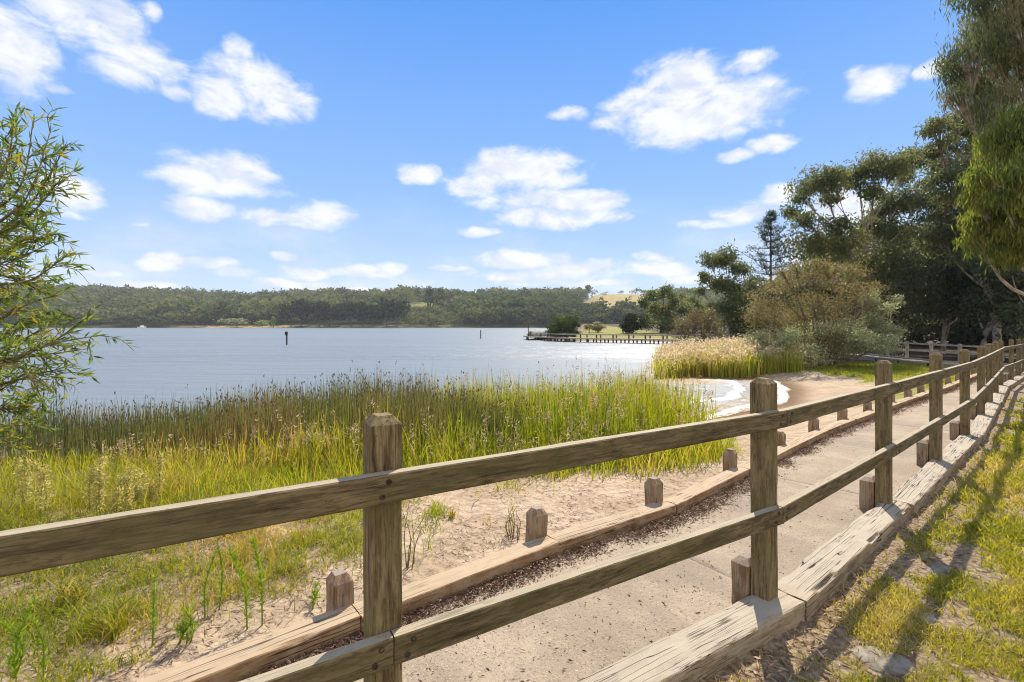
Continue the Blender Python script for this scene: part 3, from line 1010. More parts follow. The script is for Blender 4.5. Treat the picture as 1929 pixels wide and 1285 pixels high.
def make_jetty():
    j = thing('jetty', (10.0, 55.5, ZW), 'long low timber jetty on dark piles reaching out to a small platform on the water', 'jetty')
    line = np.array([(18.3, 50.2), (16.2, 51.6), (12.8, 54.0), (9.2, 56.0), (6.4, 58.8), (4.4, 63.0)])
    p = spline(line, 36)
    tg = norm(np.gradient(p, axis=0)); nr = np.stack([-tg[:, 1], tg[:, 0]], 1)
    zt = -.02
    dm, rm = MB(), MB()
    for i in range(len(p) - 1):
        d = p[i + 1] - p[i]; L = np.linalg.norm(d); c = (p[i] + p[i + 1]) / 2; n = np.array([-d[1], d[0]]) / L
        box(dm, (c[0], c[1], zt - .08), L + .01, 1.6, .16, (d[0], d[1], 0))
    dm.build('deck', M['oldwood'], j)
    for sd_ in (-1, 1):
        rm = MB(); e = p + nr * sd_ * .74
        for i in range(len(e) - 1):
            d = e[i + 1] - e[i]; L = np.linalg.norm(d); c = (e[i] + e[i + 1]) / 2
            box(rm, (c[0], c[1], zt + .38), L + .01, .09, .10, (d[0], d[1], 0))
        rm.build('rail', M['oldwood'], j)
    s = np.concatenate([[0], np.cumsum(np.linalg.norm(np.diff(p, axis=0), axis=1))])
    for q in np.arange(.3, s[-1], .95):
        for sd_ in (-1, 1):
            e = p + nr * sd_ * .72
            x = np.interp(q, s, e[:, 0]); y = np.interp(q, s, e[:, 1])
            pm = MB(); tube(pm, [(x, y, ZW - .8), (x, y, ZW), (x, y, zt + (.42 if int(q / .95) % 2 == 0 else -.05))], .085, 7)
            pm.build('pile', M['darkwood'], j)
    # platform with a thin pole at its tip
    pf = MB(); box(pf, (3.8, 65.8, zt - .09), 3.8, 4.4, .18, (1, .15, 0)); pf.build('platform', M['oldwood'], j)
    for (dx, dy) in ((-1.3, -1.9), (-.3, -2), (.9, -2), (2, -1.9), (-1.3, 1.9), (2, 1.9)):
        pm = MB(); x, y = 3.4 + dx, 65.8 + dy; tube(pm, [(x, y, ZW - .8), (x, y, ZW), (x, y, zt - .1)], .09, 7); pm.build('pile', M['darkwood'], j)
    pm = MB(); tube(pm, [(2.2, 64.2, ZW - .8), (2.2, 64.2, .2), (2.2, 64.2, 1.5)], .05, 7); pm.build('mooring_pole', M['darkwood'], j)


def make_markers():
    for (x, y, H, top, lab) in ((-23.1, 49.0, 1.35, True, 'dark channel marker pole with a square topmark standing in the open lake'),
                                (-4.65, 71.0, 1.25, False, 'bare thin dark pole standing in the lake short of the jetty')):
        m = thing('channel_marker', (x, y, ZW), lab, 'marker')
        pm = MB(); tube(pm, [(x, y, ZW - .8), (x, y, ZW), (x, y, ZW + H)], .075, 9)
        tube(pm, [(x, y, ZW + H - .002), (x, y, ZW + H + .03)], [.08, .03], 9)
        pm.build('pole', M['darkwood'], m)
        if top:
            tm = MB(); box(tm, (x, y - .1, ZW + H - .19), .27, .06, .36); box(tm, (x, y - .1, ZW + H - .19), .31, .04, .06)
            tm.build('topmark', plainmat('marker green', (.012, .028, .016), (.02, .045, .024), 9, .5, 0), m)


def make_boat():
    c = at(268, 617.2, 309)
    b = thing('small_boat', (c[0], c[1], ZW), 'tiny white boat moored against the far wooded shore', 'boat')
    h = MB()
    n = 11
    xs = np.linspace(-2.6, 2.6, n)
    rows = []
    for x in xs:
        u = (x + 2.6) / 5.2
        w = .95 * (1 - max(0, (u - .55) / .45) ** 2.2) + .02
        rows.append([(c[0] + x, c[1] - w, ZW + .75 + .25 * u * u), (c[0] + x, c[1] - w * .7, ZW - .05), (c[0] + x, c[1], ZW - .15), (c[0] + x, c[1] + w * .7, ZW - .05), (c[0] + x, c[1] + w, ZW + .75 + .25 * u * u)])
    v = np.array(rows)
    h.add(v, grid_quads(n, 5))
    deck = np.array([[r[0], r[4]] for r in rows])
    h.add(deck - np.array([0, 0, .05]), grid_quads(n, 2))
    h.build('hull', M['boatwhite'], b)
    cb = MB()
    box(cb, (c[0] - .2, c[1], ZW + 1.15), 1.7, 1.2, .8); box(cb, (c[0] - .2, c[1], ZW + 1.58), 2.0, 1.4, .07)
    cb.build('cabin', M['boatwhite'], b)


make_boardwalk()
make_jetty()
make_markers()
make_boat()

# ------------------------------------------------------------------ trees
def tree(name, label, cat, base, blobs, leaf, bark, nleaf, L, W, trunk_r, seed, droop=.6, fork=.3, squash=.75, group=None, sub=9, spread=.36, twigs=True, stems=1, shell=.35):
    """trunk, limbs to every crown clump and leaves round sub-clumps. blobs: (x, y, z, r)"""
    rng = np.random.default_rng(seed)
    base = np.array(base, float)
    th = thing(name, base, label, cat, group)
    blobs = [tuple(b) for b in blobs]
    bc = np.array([b[:3] for b in blobs]); br = np.array([b[3] for b in blobs])
    wood, cr = MB(), MB()
    topz = bc[:, 2].max() - base[2]
    for s_ in range(stems):
        sel = np.arange(len(blobs)) % stems == s_
        if not sel.any(): sel[:] = True
        tgt = bc[sel].mean(0); tgt[2] = base[2] + topz * .86
        b0 = base + np.array([rng.normal() * trunk_r * 1.5, rng.normal() * trunk_r * 1.5, -.15]) * (stems > 1) + np.array([0, 0, -.1])
        jit = lambda a: rng.normal(size=3) * a * topz
        tp = spline([b0, b0 * .72 + tgt * .28 + jit(.012) - np.array([(tgt - b0)[0] * .1, 0, 0]), b0 * .4 + tgt * .6 + jit(.02), tgt], 14)
        tr = trunk_r * (np.linspace(1, .22, 14) ** 1.1); tr[0] *= 1.25
        tube(wood, tp, tr, 9)
        for i in np.where(sel)[0]:
            c = bc[i]; r = br[i]
            hz = np.clip((c[2] - base[2] - r * .9) / topz, fork, .92)
            u = np.clip(hz * .9, fork, .97)
            k_ = int(u * 13)
            st = tp[k_]
            mid = st * .45 + c * .55 + np.array([0, 0, -.10 * np.linalg.norm(c - st)]) + jit(.015)
            lp = spline([st, mid, c], 8)
            tube(wood, lp, np.linspace(max(.55 * tr[k_], trunk_r * .12), trunk_r * .10, 8), 6)
            subs = rng.normal(size=(sub, 3)); subs = norm(subs) * (rng.uniform(shell, 1, (sub, 1)) ** .6) * r
            subs[:, 2] *= squash
            subs = subs + c
            if twigs:
                for q in subs:
                    tube(wood, spline([lp[5], (c + q) / 2 + rng.normal(size=3) * r * .1, q], 5), np.linspace(trunk_r * .085, trunk_r * .03, 5), 4)
            nl = max(1, int(nleaf * r ** 2 / (br ** 2).sum() / sub))
            for q in subs:
                tone = rng.uniform(0, 1)
                k2 = int(nl * rng.uniform(.6, 1.4)) + 1
                pts = q + rng.normal(size=(k2, 3)) * r * spread * np.array([1, 1, squash * .8]) * rng.uniform(.7, 1.15)
                d = rng.normal(size=(k2, 3)) + np.array([0, 0, -droop * 1.6])
                leaves(cr, pts, d, L * rng.uniform(.6, 1.3, k2), W * rng.uniform(.7, 1.3, k2), tone, rng)
    wood.build('trunk', bark, th, smooth=True)
    cr.build('crown', leaf, th)
    return th


def B(lst, Y, seed, dy=.8):
    """crown clumps given as photo pixels and radius, with a depth spread"""
    rr = random.Random(seed)
    out = []
    for (x, y, r) in lst:
        yy = Y + rr.uniform(-dy, dy)
        out.append((*at(x, y, yy), r * yy / FPX))
    return out


def gz(x, y):
    return float(ground_z(np.array([x]), np.array([y]), False)[0])


def base_at(px, Y):
    x = (px - CX) * Y / FPX
    return (x, Y, gz(x, Y))


def make_willow():
    rng = np.random.default_rng(5)
    base = np.array([-5.6, 4.7, gz(-5.6, 4.7)])
    th = thing('willow_tree', base, 'slender leaved willow reaching into the left edge over the reeds', 'tree')
    wood, cr = MB(), MB()
    hub1 = base + np.array([.1, 0, 1.1]); hub2 = base + np.array([.25, -.1, 1.9])
    tube(wood, spline([base + np.array([0, 0, -.1]), hub1, hub2, base + np.array([.3, 0, 3.3])], 12), np.linspace(.10, .02, 12), 8)
    br = [  # (pixel path, depth, density)
        ([(-60, 420), (10, 320), (35, 205)], 4.2, 1), ([(-40, 430), (45, 350), (75, 215)], 4.4, 1), ([(-30, 450), (60, 370), (110, 250)], 4.0, .9),
        ([(-30, 470), (70, 380), (145, 275)], 4.3, .9), ([(-40, 470), (60, 410), (140, 330)], 4.1, .9), ([(-60, 480), (30, 430), (120, 400)], 4.5, 1.1),
        ([(-60, 520), (20, 470), (125, 440)], 4.2, 1.2), ([(-50, 540), (60, 530), (148, 480)], 3.9, .8), ([(-80, 470), (-20, 400), (10, 260)], 4.6, 1.2),
        ([(-80, 560), (0, 520), (80, 545)], 4.4, 1.3), ([(-80, 520), (-10, 500), (60, 480)], 4.0, 1.3), ([(-60, 400), (0, 360), (50, 290)], 4.7, 1.2),
        ([(-90, 640), (0, 600), (70, 570), (130, 555)], 4.2, .6), ([(-150, 725), (-20, 695), (110, 650), (215, 632)], 4.0, 1.1), ([(-60, 700), (90, 655), (190, 600)], 4.1, .9),
        ([(-80, 690), (50, 640), (140, 590)], 4.4, 1.0), ([(-90, 680), (40, 620), (110, 590)], 4.6, 1.0), ([(-90, 720), (20, 680), (170, 660)], 4.3, 1.1),
        ([(-80, 740), (20, 720), (110, 700), (140, 720)], 4.2, .9), ([(-60, 700), (40, 690), (85, 740), (95, 775)], 3.9, .7), ([(-90, 760), (10, 770), (70, 760)], 4.4, 1.3),
        ([(-90, 780), (0, 800), (75, 800)], 4.6, 1.2), ([(-90, 800), (10, 830), (50, 850)], 4.3, 1.0), ([(-80, 650), (-10, 640), (50, 600)], 4.5, 1.3),
        ([(-80, 750), (-10, 740), (40, 710)], 4.7, 1.3), ([(-70, 600), (-10, 570), (35, 560)], 4.8, .9), ([(-90, 440), (-30, 360), (-5, 240)], 4.3, 1.2),
    ]
    for (pp, Y, den) in br:
        pts = [at(x * .86 if x > 0 else x, y, Y + rng.normal() * .06) for x, y in pp]
        hub = hub2 if pp[0][1] < 600 else hub1
        path = spline([hub] + pts, 26)
        tube(wood, path, np.linspace(.019, .003, 26), 5)
        for j in range(7, 26):
            if rng.random() > .72 * min(1, den + .1): continue
            o = path[j]; t = norm(path[min(j + 1, 25)] - path[j - 1])
            k_ = 1 if j > 22 else 2
            for _ in range(k_):
                d = norm(t * .7 + rng.normal(size=3) * .55 + np.array([0, 0, .12]))
                Lt = rng.uniform(.12, .42) * (1 - .4 * j / 26)
                tw = spline([o, o + d * Lt * .5 + rng.normal(size=3) * .02, o + d * Lt + np.array([0, 0, -.06 * Lt / .3])], 8)
                tube(wood, tw, np.linspace(.004, .0015, 8), 4)
                nl = int(Lt / .022 * den)
                u = rng.uniform(.1, 1, nl)
                c = np.stack([np.interp(u * 7, np.arange(8), tw[:, a]) for a in range(3)], 1)
                dd = norm(d + rng.normal(size=(nl, 3)) * .6 + np.array([0, 0, -.35]))
                tone = rng.uniform(0, .75) if rng.random() < .8 else rng.uniform(.6, 1)
                leaves(cr, c, dd, rng.uniform(.06, .13, nl), rng.uniform(.012, .020, nl), tone, rng)
        nl = 10
        dd = norm(norm(path[-1] - path[-3]) + rng.normal(size=(nl, 3)) * .4)
        leaves(cr, path[rng.integers(20, 26, nl)], dd, rng.uniform(.07, .12, nl), .018, rng.uniform(.2, .8, nl), rng)
    wood.build('trunk', M['twig'], th, smooth=True)
    cr.build('crown', M['willow'], th)


def make_near_trees():
    # tall gum with hanging dark leaves, its trunk beyond the right edge
    tree('gum_tree', 'tallest gum with long dark hanging leaves at the top right corner', 'tree', base_at(2060, 14.5),
         B([(1890, 20, 62), (1935, 60, 70), (1850, 40, 36), (1825, 92, 44), (1862, 130, 56), (1905, 150, 56), (1800, 128, 30), (1832, 178, 36), (1872, 190, 38), (1800, 175, 22), (1960, 160, 80), (1985, 40, 80), (2030, 100, 100), (2060, 260, 90), (1840, -20, 40), (1900, -60, 70), (2000, -80, 110), (1845, 210, 22)], 14, 1),
         M['gum_dark'], M['bark_pale'], 48000, .19, .030, .20, 11, droop=2.0, fork=.42, squash=1.1, sub=18, spread=.25)
    tree('gum_tree', 'gum with yellow green hanging foliage at the right edge below the tallest crown', 'tree', base_at(2030, 12.5),
         B([(1920, 260, 46), (1890, 290, 46), (1940, 330, 60), (1870, 340, 40), (1900, 385, 50), (1850, 405, 36), (1885, 440, 42), (1930, 440, 50), (1838, 440, 26), (1960, 250, 60), (1985, 400, 70), (2030, 320, 80), (1905, 470, 30), (1850, 370, 26)], 12, 2),
         M['gum_lit'], M['bark_pale'], 44000, .19, .027, .17, 12, droop=2.2, fork=.35, squash=1.15, sub=18, spread=.24)
    tree('gum_tree', 'dark bushy gum standing left of the yellow green hanging foliage', 'tree', base_at(1880, 24),
         B([(1768, 236, 24), (1800, 235, 26), (1770, 275, 26), (1830, 250, 30), (1800, 300, 40), (1785, 345, 40), (1840, 320, 44), (1770, 390, 34), (1820, 390, 44), (1870, 400, 44), (1800, 440, 44), (1850, 460, 50), (1770, 450, 34), (1755, 240, 12)], 24, 3, 1.6),
         M['gum_dark'], M['bark_pale'], 22000, .24, .072, .2, 13, droop=.6, fork=.35, sub=12, spread=.3)
    tree('gum_tree', 'open crowned gum with pale forking limbs behind the brown bush', 'tree', base_at(1625, 30),
         B([(1535, 342, 30), (1570, 338, 26), (1610, 330, 28), (1650, 318, 30), (1690, 308, 26), (1722, 294, 26), (1705, 330, 20), (1512, 368, 20), (1492, 400, 15), (1520, 415, 20), (1560, 372, 18), (1535, 455, 26), (1575, 420, 22), (1600, 455, 30), (1645, 360, 22), (1668, 395, 24), (1640, 430, 28), (1690, 380, 26), (1700, 440, 36), (1560, 495, 32), (1620, 500, 36), (1670, 490, 38), (1730, 380, 26)], 30, 4, 2.0),
         M['gum_mid'], M['bark_pale'], 32000, .25, .075, .13, 14, droop=.6, fork=.3, squash=.85, sub=15, spread=.36, shell=.1)
    # lone pine
    rng = np.random.default_rng(77)
    bx = base_at(1452, 33)
    th = thing('pine_tree', bx, 'slim conical pine rising behind the left side of the brown bush', 'tree')
    wood, cr = MB(), MB()
    top = at(1452, 402, 33)
    tube(wood, spline([(bx[0], bx[1], bx[2] - .1), top], 16), np.linspace(.15, .02, 16), 8)
    Hh = top[2] - bx[2]
    for lv in np.linspace(.36, .985, 14):
        z = bx[2] + Hh * lv
        rad = (1.7 * min(1, (1 - lv) / .22) ** .8 + .10) * rng.uniform(.75, 1.1)
        for q in range(rng.integers(4, 8)):
            a = rng.uniform(0, 2 * np.pi); r = rad * rng.uniform(.4, 1.15)
            e = np.array([bx[0] + r * np.cos(a), bx[1] + r * np.sin(a), z + r * rng.uniform(.1, .75)])
            bp = spline([(bx[0], bx[1], z), ((bx[0] + e[0]) / 2, (bx[1] + e[1]) / 2, z + r * .08), e], 7)
            tube(wood, bp, np.linspace(.035, .01, 7), 4)
            for j in range(2, 7):
                n = 18
                c = bp[j] + rng.normal(size=(n, 3)) * .10
                leaves(cr, c, rng.normal(size=(n, 3)) + np.array([np.cos(a), np.sin(a), 1.0]), .20, .035, rng.uniform(), rng)
    wood.build('trunk', M['bark_dark'], th, smooth=True)
    cr.build('crown', M['pine'], th)
    tree('gum_tree', 'small flat topped gum left of the slim pine', 'tree', base_at(1372, 40),
         B([(1340, 492, 20), (1365, 486, 20), (1392, 505, 18), (1330, 520, 13), (1318, 545, 10), (1350, 530, 18), (1378, 545, 22), (1400, 570, 26), (1380, 590, 26), (1400, 615, 28), (1360, 575, 16), (1420, 540, 22), (1430, 590, 30)], 40, 6, 2),
         M['gum_mid'], M['bark_pale'], 14000, .30, .10, .13, 16, droop=.6, fork=.3, squash=.95, sub=13, spread=.34, shell=.1)
    # dark grove behind the boardwalk
    grove = [
        (1560, 34, [(1540, 540, 46), (1590, 530, 46), (1570, 580, 50), (1510, 560, 36), (1530, 610, 50), (1600, 610, 50)], 'dark leafy tree of the grove directly behind the brown bush'),
        (1690, 33, [(1650, 520, 46), (1700, 500, 46), (1740, 520, 46), (1690, 550, 50), (1640, 570, 44), (1720, 580, 46)], 'dark leafy tree of the grove behind the left end of the boardwalk rail'),
        (1775, 29, [(1770, 480, 46), (1810, 510, 50), (1760, 530, 46), (1840, 540, 46), (1790, 570, 46)], 'dark tree with a pale leaning trunk behind the middle of the boardwalk'),
        (1850, 25, [(1860, 500, 50), (1900, 520, 50), (1840, 560, 40), (1890, 570, 46), (1930, 500, 60)], 'dark tree with a pale upright trunk just right of the leaning trunk'),
        (1925, 22, [(1930, 520, 60), (1960, 560, 60), (1900, 480, 50), (1990, 480, 80), (1950, 610, 50)], 'shaded tree of the grove cut by the right edge above the farthest fence posts'),
        (2040, 26, [(2040, 520, 80), (2000, 580, 70), (2090, 580, 90), (2020, 420, 80)], 'shaded grove tree just outside the right edge'),
        (1480, 38, [(1470, 560, 36), (1450, 600, 40), (1500, 600, 40), (1440, 560, 24), (1480, 640, 36)], 'dark tree below the slim pine'),
    ]
    for i, (px, Y, bl, lab) in enumerate(grove):
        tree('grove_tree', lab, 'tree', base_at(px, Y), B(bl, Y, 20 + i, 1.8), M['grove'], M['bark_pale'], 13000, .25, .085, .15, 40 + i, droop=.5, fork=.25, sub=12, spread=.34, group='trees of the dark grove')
    # a second row closes the grove
    for i, (px, Y) in enumerate(((1545, 44), (1640, 46), (1730, 42), (1815, 40), (1890, 36), (1960, 34), (2060, 36))):
        bl = [(px + dx, yy, r) for dx, yy, r in ((-40, 470, 40), (25, 455, 44), (0, 510, 50), (-35, 545, 46), (38, 540, 46), (0, 590, 50), (-45, 610, 44), (45, 615, 44), (0, 640, 40))]
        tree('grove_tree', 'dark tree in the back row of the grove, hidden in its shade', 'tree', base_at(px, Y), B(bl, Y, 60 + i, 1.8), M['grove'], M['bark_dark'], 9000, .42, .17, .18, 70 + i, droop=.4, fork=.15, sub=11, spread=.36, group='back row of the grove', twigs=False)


def make_bushes():
    # big sallow bush beside the reed bed: brown above, grey green skirt
    Y = 21.5
    bx = base_at(1560, Y)
    tree('sallow_bush', 'big brown leaved rounded bush beside the tan reed bed', 'bush', bx,
         B([(1440, 560, 30), (1480, 530, 36), (1530, 520, 36), (1580, 520, 36), (1620, 545, 34), (1450, 600, 40), (1500, 580, 42), (1555, 570, 46), (1600, 585, 42), (1430, 590, 24), (1470, 640, 36), (1520, 630, 42), (1570, 630, 44), (1640, 575, 24), (1550, 496, 18), (1500, 503, 16), (1610, 510, 20), (1415, 600, 14), (1455, 535, 12), (1650, 545, 16), (1665, 600, 14), (1578, 505, 12), (1470, 512, 10), (1635, 525, 12)], Y, 8, 1.8),
         M['bush_brown'], M['twig'], 20000, .11, .034, .10, 21, droop=.2, fork=.08, sub=16, spread=.30, stems=6, shell=.3)
    Y = 20.2
    tree('grey_bush', 'grey green spreading bush at the foot of the big brown bush', 'bush', base_at(1550, Y),
         B([(1430, 640, 26), (1470, 660, 28), (1520, 670, 28), (1570, 665, 32), (1620, 640, 32), (1655, 605, 24), (1680, 630, 24), (1650, 650, 28), (1600, 620, 28), (1560, 625, 30), (1500, 640, 28), (1670, 580, 14), (1690, 565, 12), (1440, 670, 16), (1640, 560, 18)], Y, 9, 1.1),
         M['bush_grey'], M['twig'], 24000, .10, .034, .08, 22, droop=.1, fork=.06, sub=13, spread=.33, stems=4, shell=.25)
    # mid distance
    tree('russet_bush', 'russet leaved rounded bush behind the shore end of the jetty', 'bush', base_at(1325, 55),
         B([(1290, 615, 18), (1310, 600, 20), (1335, 598, 20), (1355, 610, 18), (1275, 630, 12), (1305, 628, 18), (1340, 628, 20), (1365, 630, 14)], 55, 31, 1.5),
         leafmat('russet leaves', [(.085, .08, .038), (.14, .12, .05), (.19, .145, .065)], .4), M['twig'], 7000, .22, .09, .08, 23, droop=.1, fork=.08, sub=10, stems=3)
    tree('gum_tree', 'broad olive gum behind the shore end of the jetty', 'tree', base_at(1245, 80),
         B([(1225, 555, 14), (1250, 550, 15), (1275, 560, 15), (1235, 580, 18), (1262, 585, 18), (1290, 580, 16), (1220, 605, 16), (1250, 610, 20), (1280, 612, 18), (1215, 570, 10)], 80, 32, 3),
         M['gum_mid'], M['bark_dark'], 9000, .5, .2, .22, 24, droop=.5, fork=.2, sub=9, spread=.33)
    tree('gum_tree', 'olive gum squeezed between the broad gum and the small flat topped gum', 'tree', base_at(1310, 84),
         B([(1300, 568, 13), (1318, 580, 15), (1305, 595, 16), (1330, 600, 16), (1340, 580, 12)], 84, 33, 3),
         M['gum_mid'], M['bark_dark'], 5000, .5, .2, .2, 25, droop=.5, fork=.2, sub=8)
    tree('round_tree', 'compact dark green tree standing on the far lawn', 'tree', base_at(1190, 78),
         B([(1190, 600, 12), (1182, 612, 10), (1200, 612, 10), (1190, 618, 12)], 78, 34, 1), M['far_dark'], M['bark_dark'], 3500, .4, .18, .16, 26, fork=.2, sub=9)
    tree('pale_tree', 'small pale round headed tree on the far lawn', 'tree', base_at(1126, 82),
         B([(1126, 613, 8), (1119, 616, 6), (1133, 616, 6), (1126, 618, 7)], 82, 35, .6), leafmat('pale leaves', [(.16, .15, .08), (.26, .24, .13), (.34, .31, .18)], .4), M['twig'], 2200, .3, .12, .08, 27, fork=.15, sub=8)
    tree('small_tree', 'small sparse tree with a dark stem on the far lawn left of the pale one', 'tree', base_at(1110, 80),
         B([(1106, 615, 5), (1113, 614, 5), (1109, 611, 5)], 80, 36, .5), M['bush_brown'], M['bark_dark'], 700, .3, .12, .10, 28, fork=.35, sub=6)
    tree('waterside_tree', 'dense green drooping tree on the jetty platform above the water', 'tree', (6.2, 61.5, -.1),
         B([(1052, 606, 11), (1068, 603, 12), (1080, 602, 10), (1085, 612, 9), (1048, 620, 11), (1065, 618, 13), (1080, 622, 10), (1055, 630, 10), (1072, 630, 10), (1040, 614, 8), (1040, 626, 8)], 61.5, 37, 1.2),
         M['shrub_green'], M['bark_dark'], 9000, .26, .085, .12, 29, droop=.9, fork=.15, sub=10, stems=2)
    tree('grey_shrub', 'small grey shrub at the tip of the jetty platform', 'bush', (2.6, 65.5, -.04),
         B([(997, 628, 5), (1003, 625, 5), (1003, 631, 5)], 65.5, 38, .4), M['bush_grey'], M['twig'], 900, .2, .08, .04, 30, fork=.1, sub=6)
    # rocks on the platform
    rk = MB(); rng = np.random.default_rng(3)
    for i, (x, y, r, lab) in enumerate(((3.5, 65.2, .75, 'pale grey boulder beside the shrub on the jetty platform'), (4.6, 64.8, .85, 'larger grey boulder between shrub and tree on the jetty platform'))):
        mb = MB()
        th = np.linspace(0, np.pi, 9); ph = np.linspace(0, 2 * np.pi, 15)
        T, P_ = np.meshgrid(th, ph, indexing='ij')
        rad = r * (1 + .35 * (fbm(T * 1.7 + i * 9, P_ * 1.3 + i, 2, 3) - .5))
        rad[:, -1] = rad[:, 0]
        v = np.stack([x + rad * np.sin(T) * np.cos(P_) * 1.25, y + rad * np.sin(T) * np.sin(P_), -.02 + .25 * r + rad * np.cos(T) * .62], -1)
        mb.add(v, grid_quads(9, 15))
        tag(mb.build('boulder', M['rock'], loc=(x, y, -.02), smooth=True), lab, 'boulder')


def far_tree_proto(rng, kind):
    """crown cards of one far tree, unit height; kind 0 round, 1 tall, 2 dark pine-like"""
    mb = MB()
    if kind == 0: bl = [(rng.normal() * .22, rng.normal() * .22, rng.uniform(.45, .8), rng.uniform(.18, .28)) for _ in range(6)]
    elif kind == 1: bl = [(rng.normal() * .13, rng.normal() * .13, z, rng.uniform(.14, .2)) for z in (.4, .52, .62, .72, .82, .9)]
    else: bl = [(rng.normal() * .12, rng.normal() * .12, z, .30 * (1.15 - z) + .06) for z in (.2, .34, .48, .6, .72, .84, .93)]
    tot = 84 if kind < 2 else 90
    for (x, y, z, r) in bl:
        n = tot // len(bl)
        d = norm(rng.normal(size=(n, 3))); d[:, 2] = np.abs(d[:, 2]) * .9 - .15
        c = np.array([x, y, z]) + d * r * rng.uniform(.6, 1.05, (n, 1))
        leaves(mb, c - np.array([0, 0, .05]), rng.normal(size=(n, 3)) + d, .15, .11, rng.uniform(), rng)
    return np.concatenate(mb.v)


def make_far_woods():
    rng = np.random.default_rng(9)
    protos = [far_tree_proto(rng, k_) for k_ in (0, 0, 0, 1, 1)]
    n = 8500
    y = 326 + (rng.uniform(0, 1, n) ** 1.15) * 350
    t = rng.uniform(-1.5, 1.35, n)
    x = t * y
    px = CX + FPX * t
    pad, g = paddocks(px, y)
    keep0 = ~((px > 330) & (px < 545) & (y < 342)) & ~((px > 530) & (px < 765) & (y < 352))
    keep = keep0 & ((pad < .25 + .1 * rng.random(n)) | (rng.random(n) < .07)) & ((g < .35) | (rng.random(n) < .10)) & ~((px > 1000) & (px > 1450) & (rng.random(n) < .5))
    x, y, px = x[keep], y[keep], px[keep]
    z = hill_z(x, y)
    mb = MB()
    tonefield = fbm(x * .02, y * .02, 3, 77)
    for i, p in enumerate(protos):
        s = np.where(np.arange(len(x)) % len(protos) == i)[0]
        H = (8 + 12 * rng.uniform(0, 1, len(s)) ** 1.6) * np.where(y[s] < 345, .8, 1) * np.where((np.abs(px[s] - 800) < 60) & (y[s] < 425), .6, 1) * np.where((np.abs(px[s] - 1165) < 70) & (y[s] > 370), .6, 1)
        a = rng.uniform(0, 2 * np.pi, len(s))
        ca, sa = np.cos(a)[:, None], np.sin(a)[:, None]
        wd = rng.uniform(.9, 1.65, len(s))[:, None] * H[:, None]
        V = np.stack([x[s][:, None] + (p[:, 0] * ca - p[:, 1] * sa) * wd, y[s][:, None] + (p[:, 0] * sa + p[:, 1] * ca) * wd, z[s][:, None] - .6 + p[:, 2] * H[:, None]], -1)
        tone = np.clip(-.25 + 1.25 * tonefield[s] + rng.uniform(-.3, .4, len(s)), 0, 1)
        V = V.reshape(-1, 3)
        mb.add(V, np.arange(len(V)).reshape(-1, 4), None, np.repeat(tone, len(p)))
    o = mb.build('far_wood', M['far_leaf'])
    tag(o, 'dense far woodland covering the hills across the lake', 'woodland', kind='stuff')

    # trees that can be told apart on the far shore
    def far_tree(name, lab, px, Y, H, W, leaf, seed, kind=0, bark=M['bark_dark'], group=None, cat='tree', zoff=0):
        r2 = np.random.default_rng(seed)
        xx = (px - CX) * Y / FPX
        zz = float(hill_z(np.array([xx]), np.array([Y]))[0]) - .2 + zoff
        th = thing(name, (xx, Y, zz), lab, cat, group)
        w = MB(); tube(w, [(xx, Y, zz - .5), (xx + r2.normal() * .2, Y, zz + H * .5), (xx + r2.normal() * .3, Y, zz + H * .85)], [.035 * H * .6, .02 * H * .6, .008 * H], 6)
        w.build('trunk', bark, th)
        c = MB()
        for _ in range(5):
            p = far_tree_proto(r2, kind)
            c.add(np.array([xx, Y, zz]) + p * np.array([W, W, H]), np.arange(len(p)).reshape(-1, 4), None, np.repeat(r2.uniform(0, 1, len(p) // 4), 4))
        c.build('crown', leaf, th)
    xs = (548, 566, 584, 602, 620, 640, 662, 684, 706, 728, 748)
    hs = (17.5, 18.5, 18, 17.5, 17, 15, 18.5, 16.5, 16, 19, 19.5)
    for i, (px, H) in enumerate(zip(xs, hs)):
        far_tree('shore_pine', 'tall dark tree in the row along the far shore' , px, 326 + (i % 3) * 4, H, H * .78, M['far_dark'], 200 + i, 1 if i % 2 else 0, group='dark trees in a row on the far shore')
    far_tree('round_shrub', 'bright green round shrub on the tan far bank', 494, 321, 6.0, 8.0, M['shrub_lime'], 230, 0, cat='bush')
    far_tree('pale_shrub', 'wide pale green shrub left of the bright round one on the far bank', 445, 321, 7.5, 16, leafmat('pale far shrub', [(.13, .15, .06), (.2, .21, .1), (.26, .26, .13)], .3), 231, 0, cat='bush')
    far_tree('pale_shrub', 'slender pale sapling right of the bright round shrub on the far bank', 515, 321, 8, 3.5, M['shrub_lime'], 232, 1, cat='bush')
    far_tree('lone_tree', 'solitary tree standing alone on the hill skyline', 800, 648, 9, 9, M['far_dark'], 233, 0)
    far_tree('conical_tree', 'dark conical tree at the edge of the small green paddock', 811, 440, 17, 11, M['far_dark'], 234, 2)
    far_tree('conical_tree', 'second dark conical tree right beside the first at the green paddock', 831, 440, 18, 10, M['far_dark'], 235, 2)
    for i, (px, H) in enumerate(((905, 15), (928, 17), (955, 13), (1005, 15), (1015, 14), (1040, 13), (1050, 15), (1068, 15), (1090, 17), (1108, 15))):
        far_tree('skyline_tree', 'tall airy gum rising above the wood on the skyline left of the bare hilltop', px, 640 + (i % 3) * 6, H, H * .8, M['far_leaf'], 240 + i, 1, group='gums on the skyline', zoff=3)


make_willow()
make_near_trees()
make_bushes()
make_far_woods()

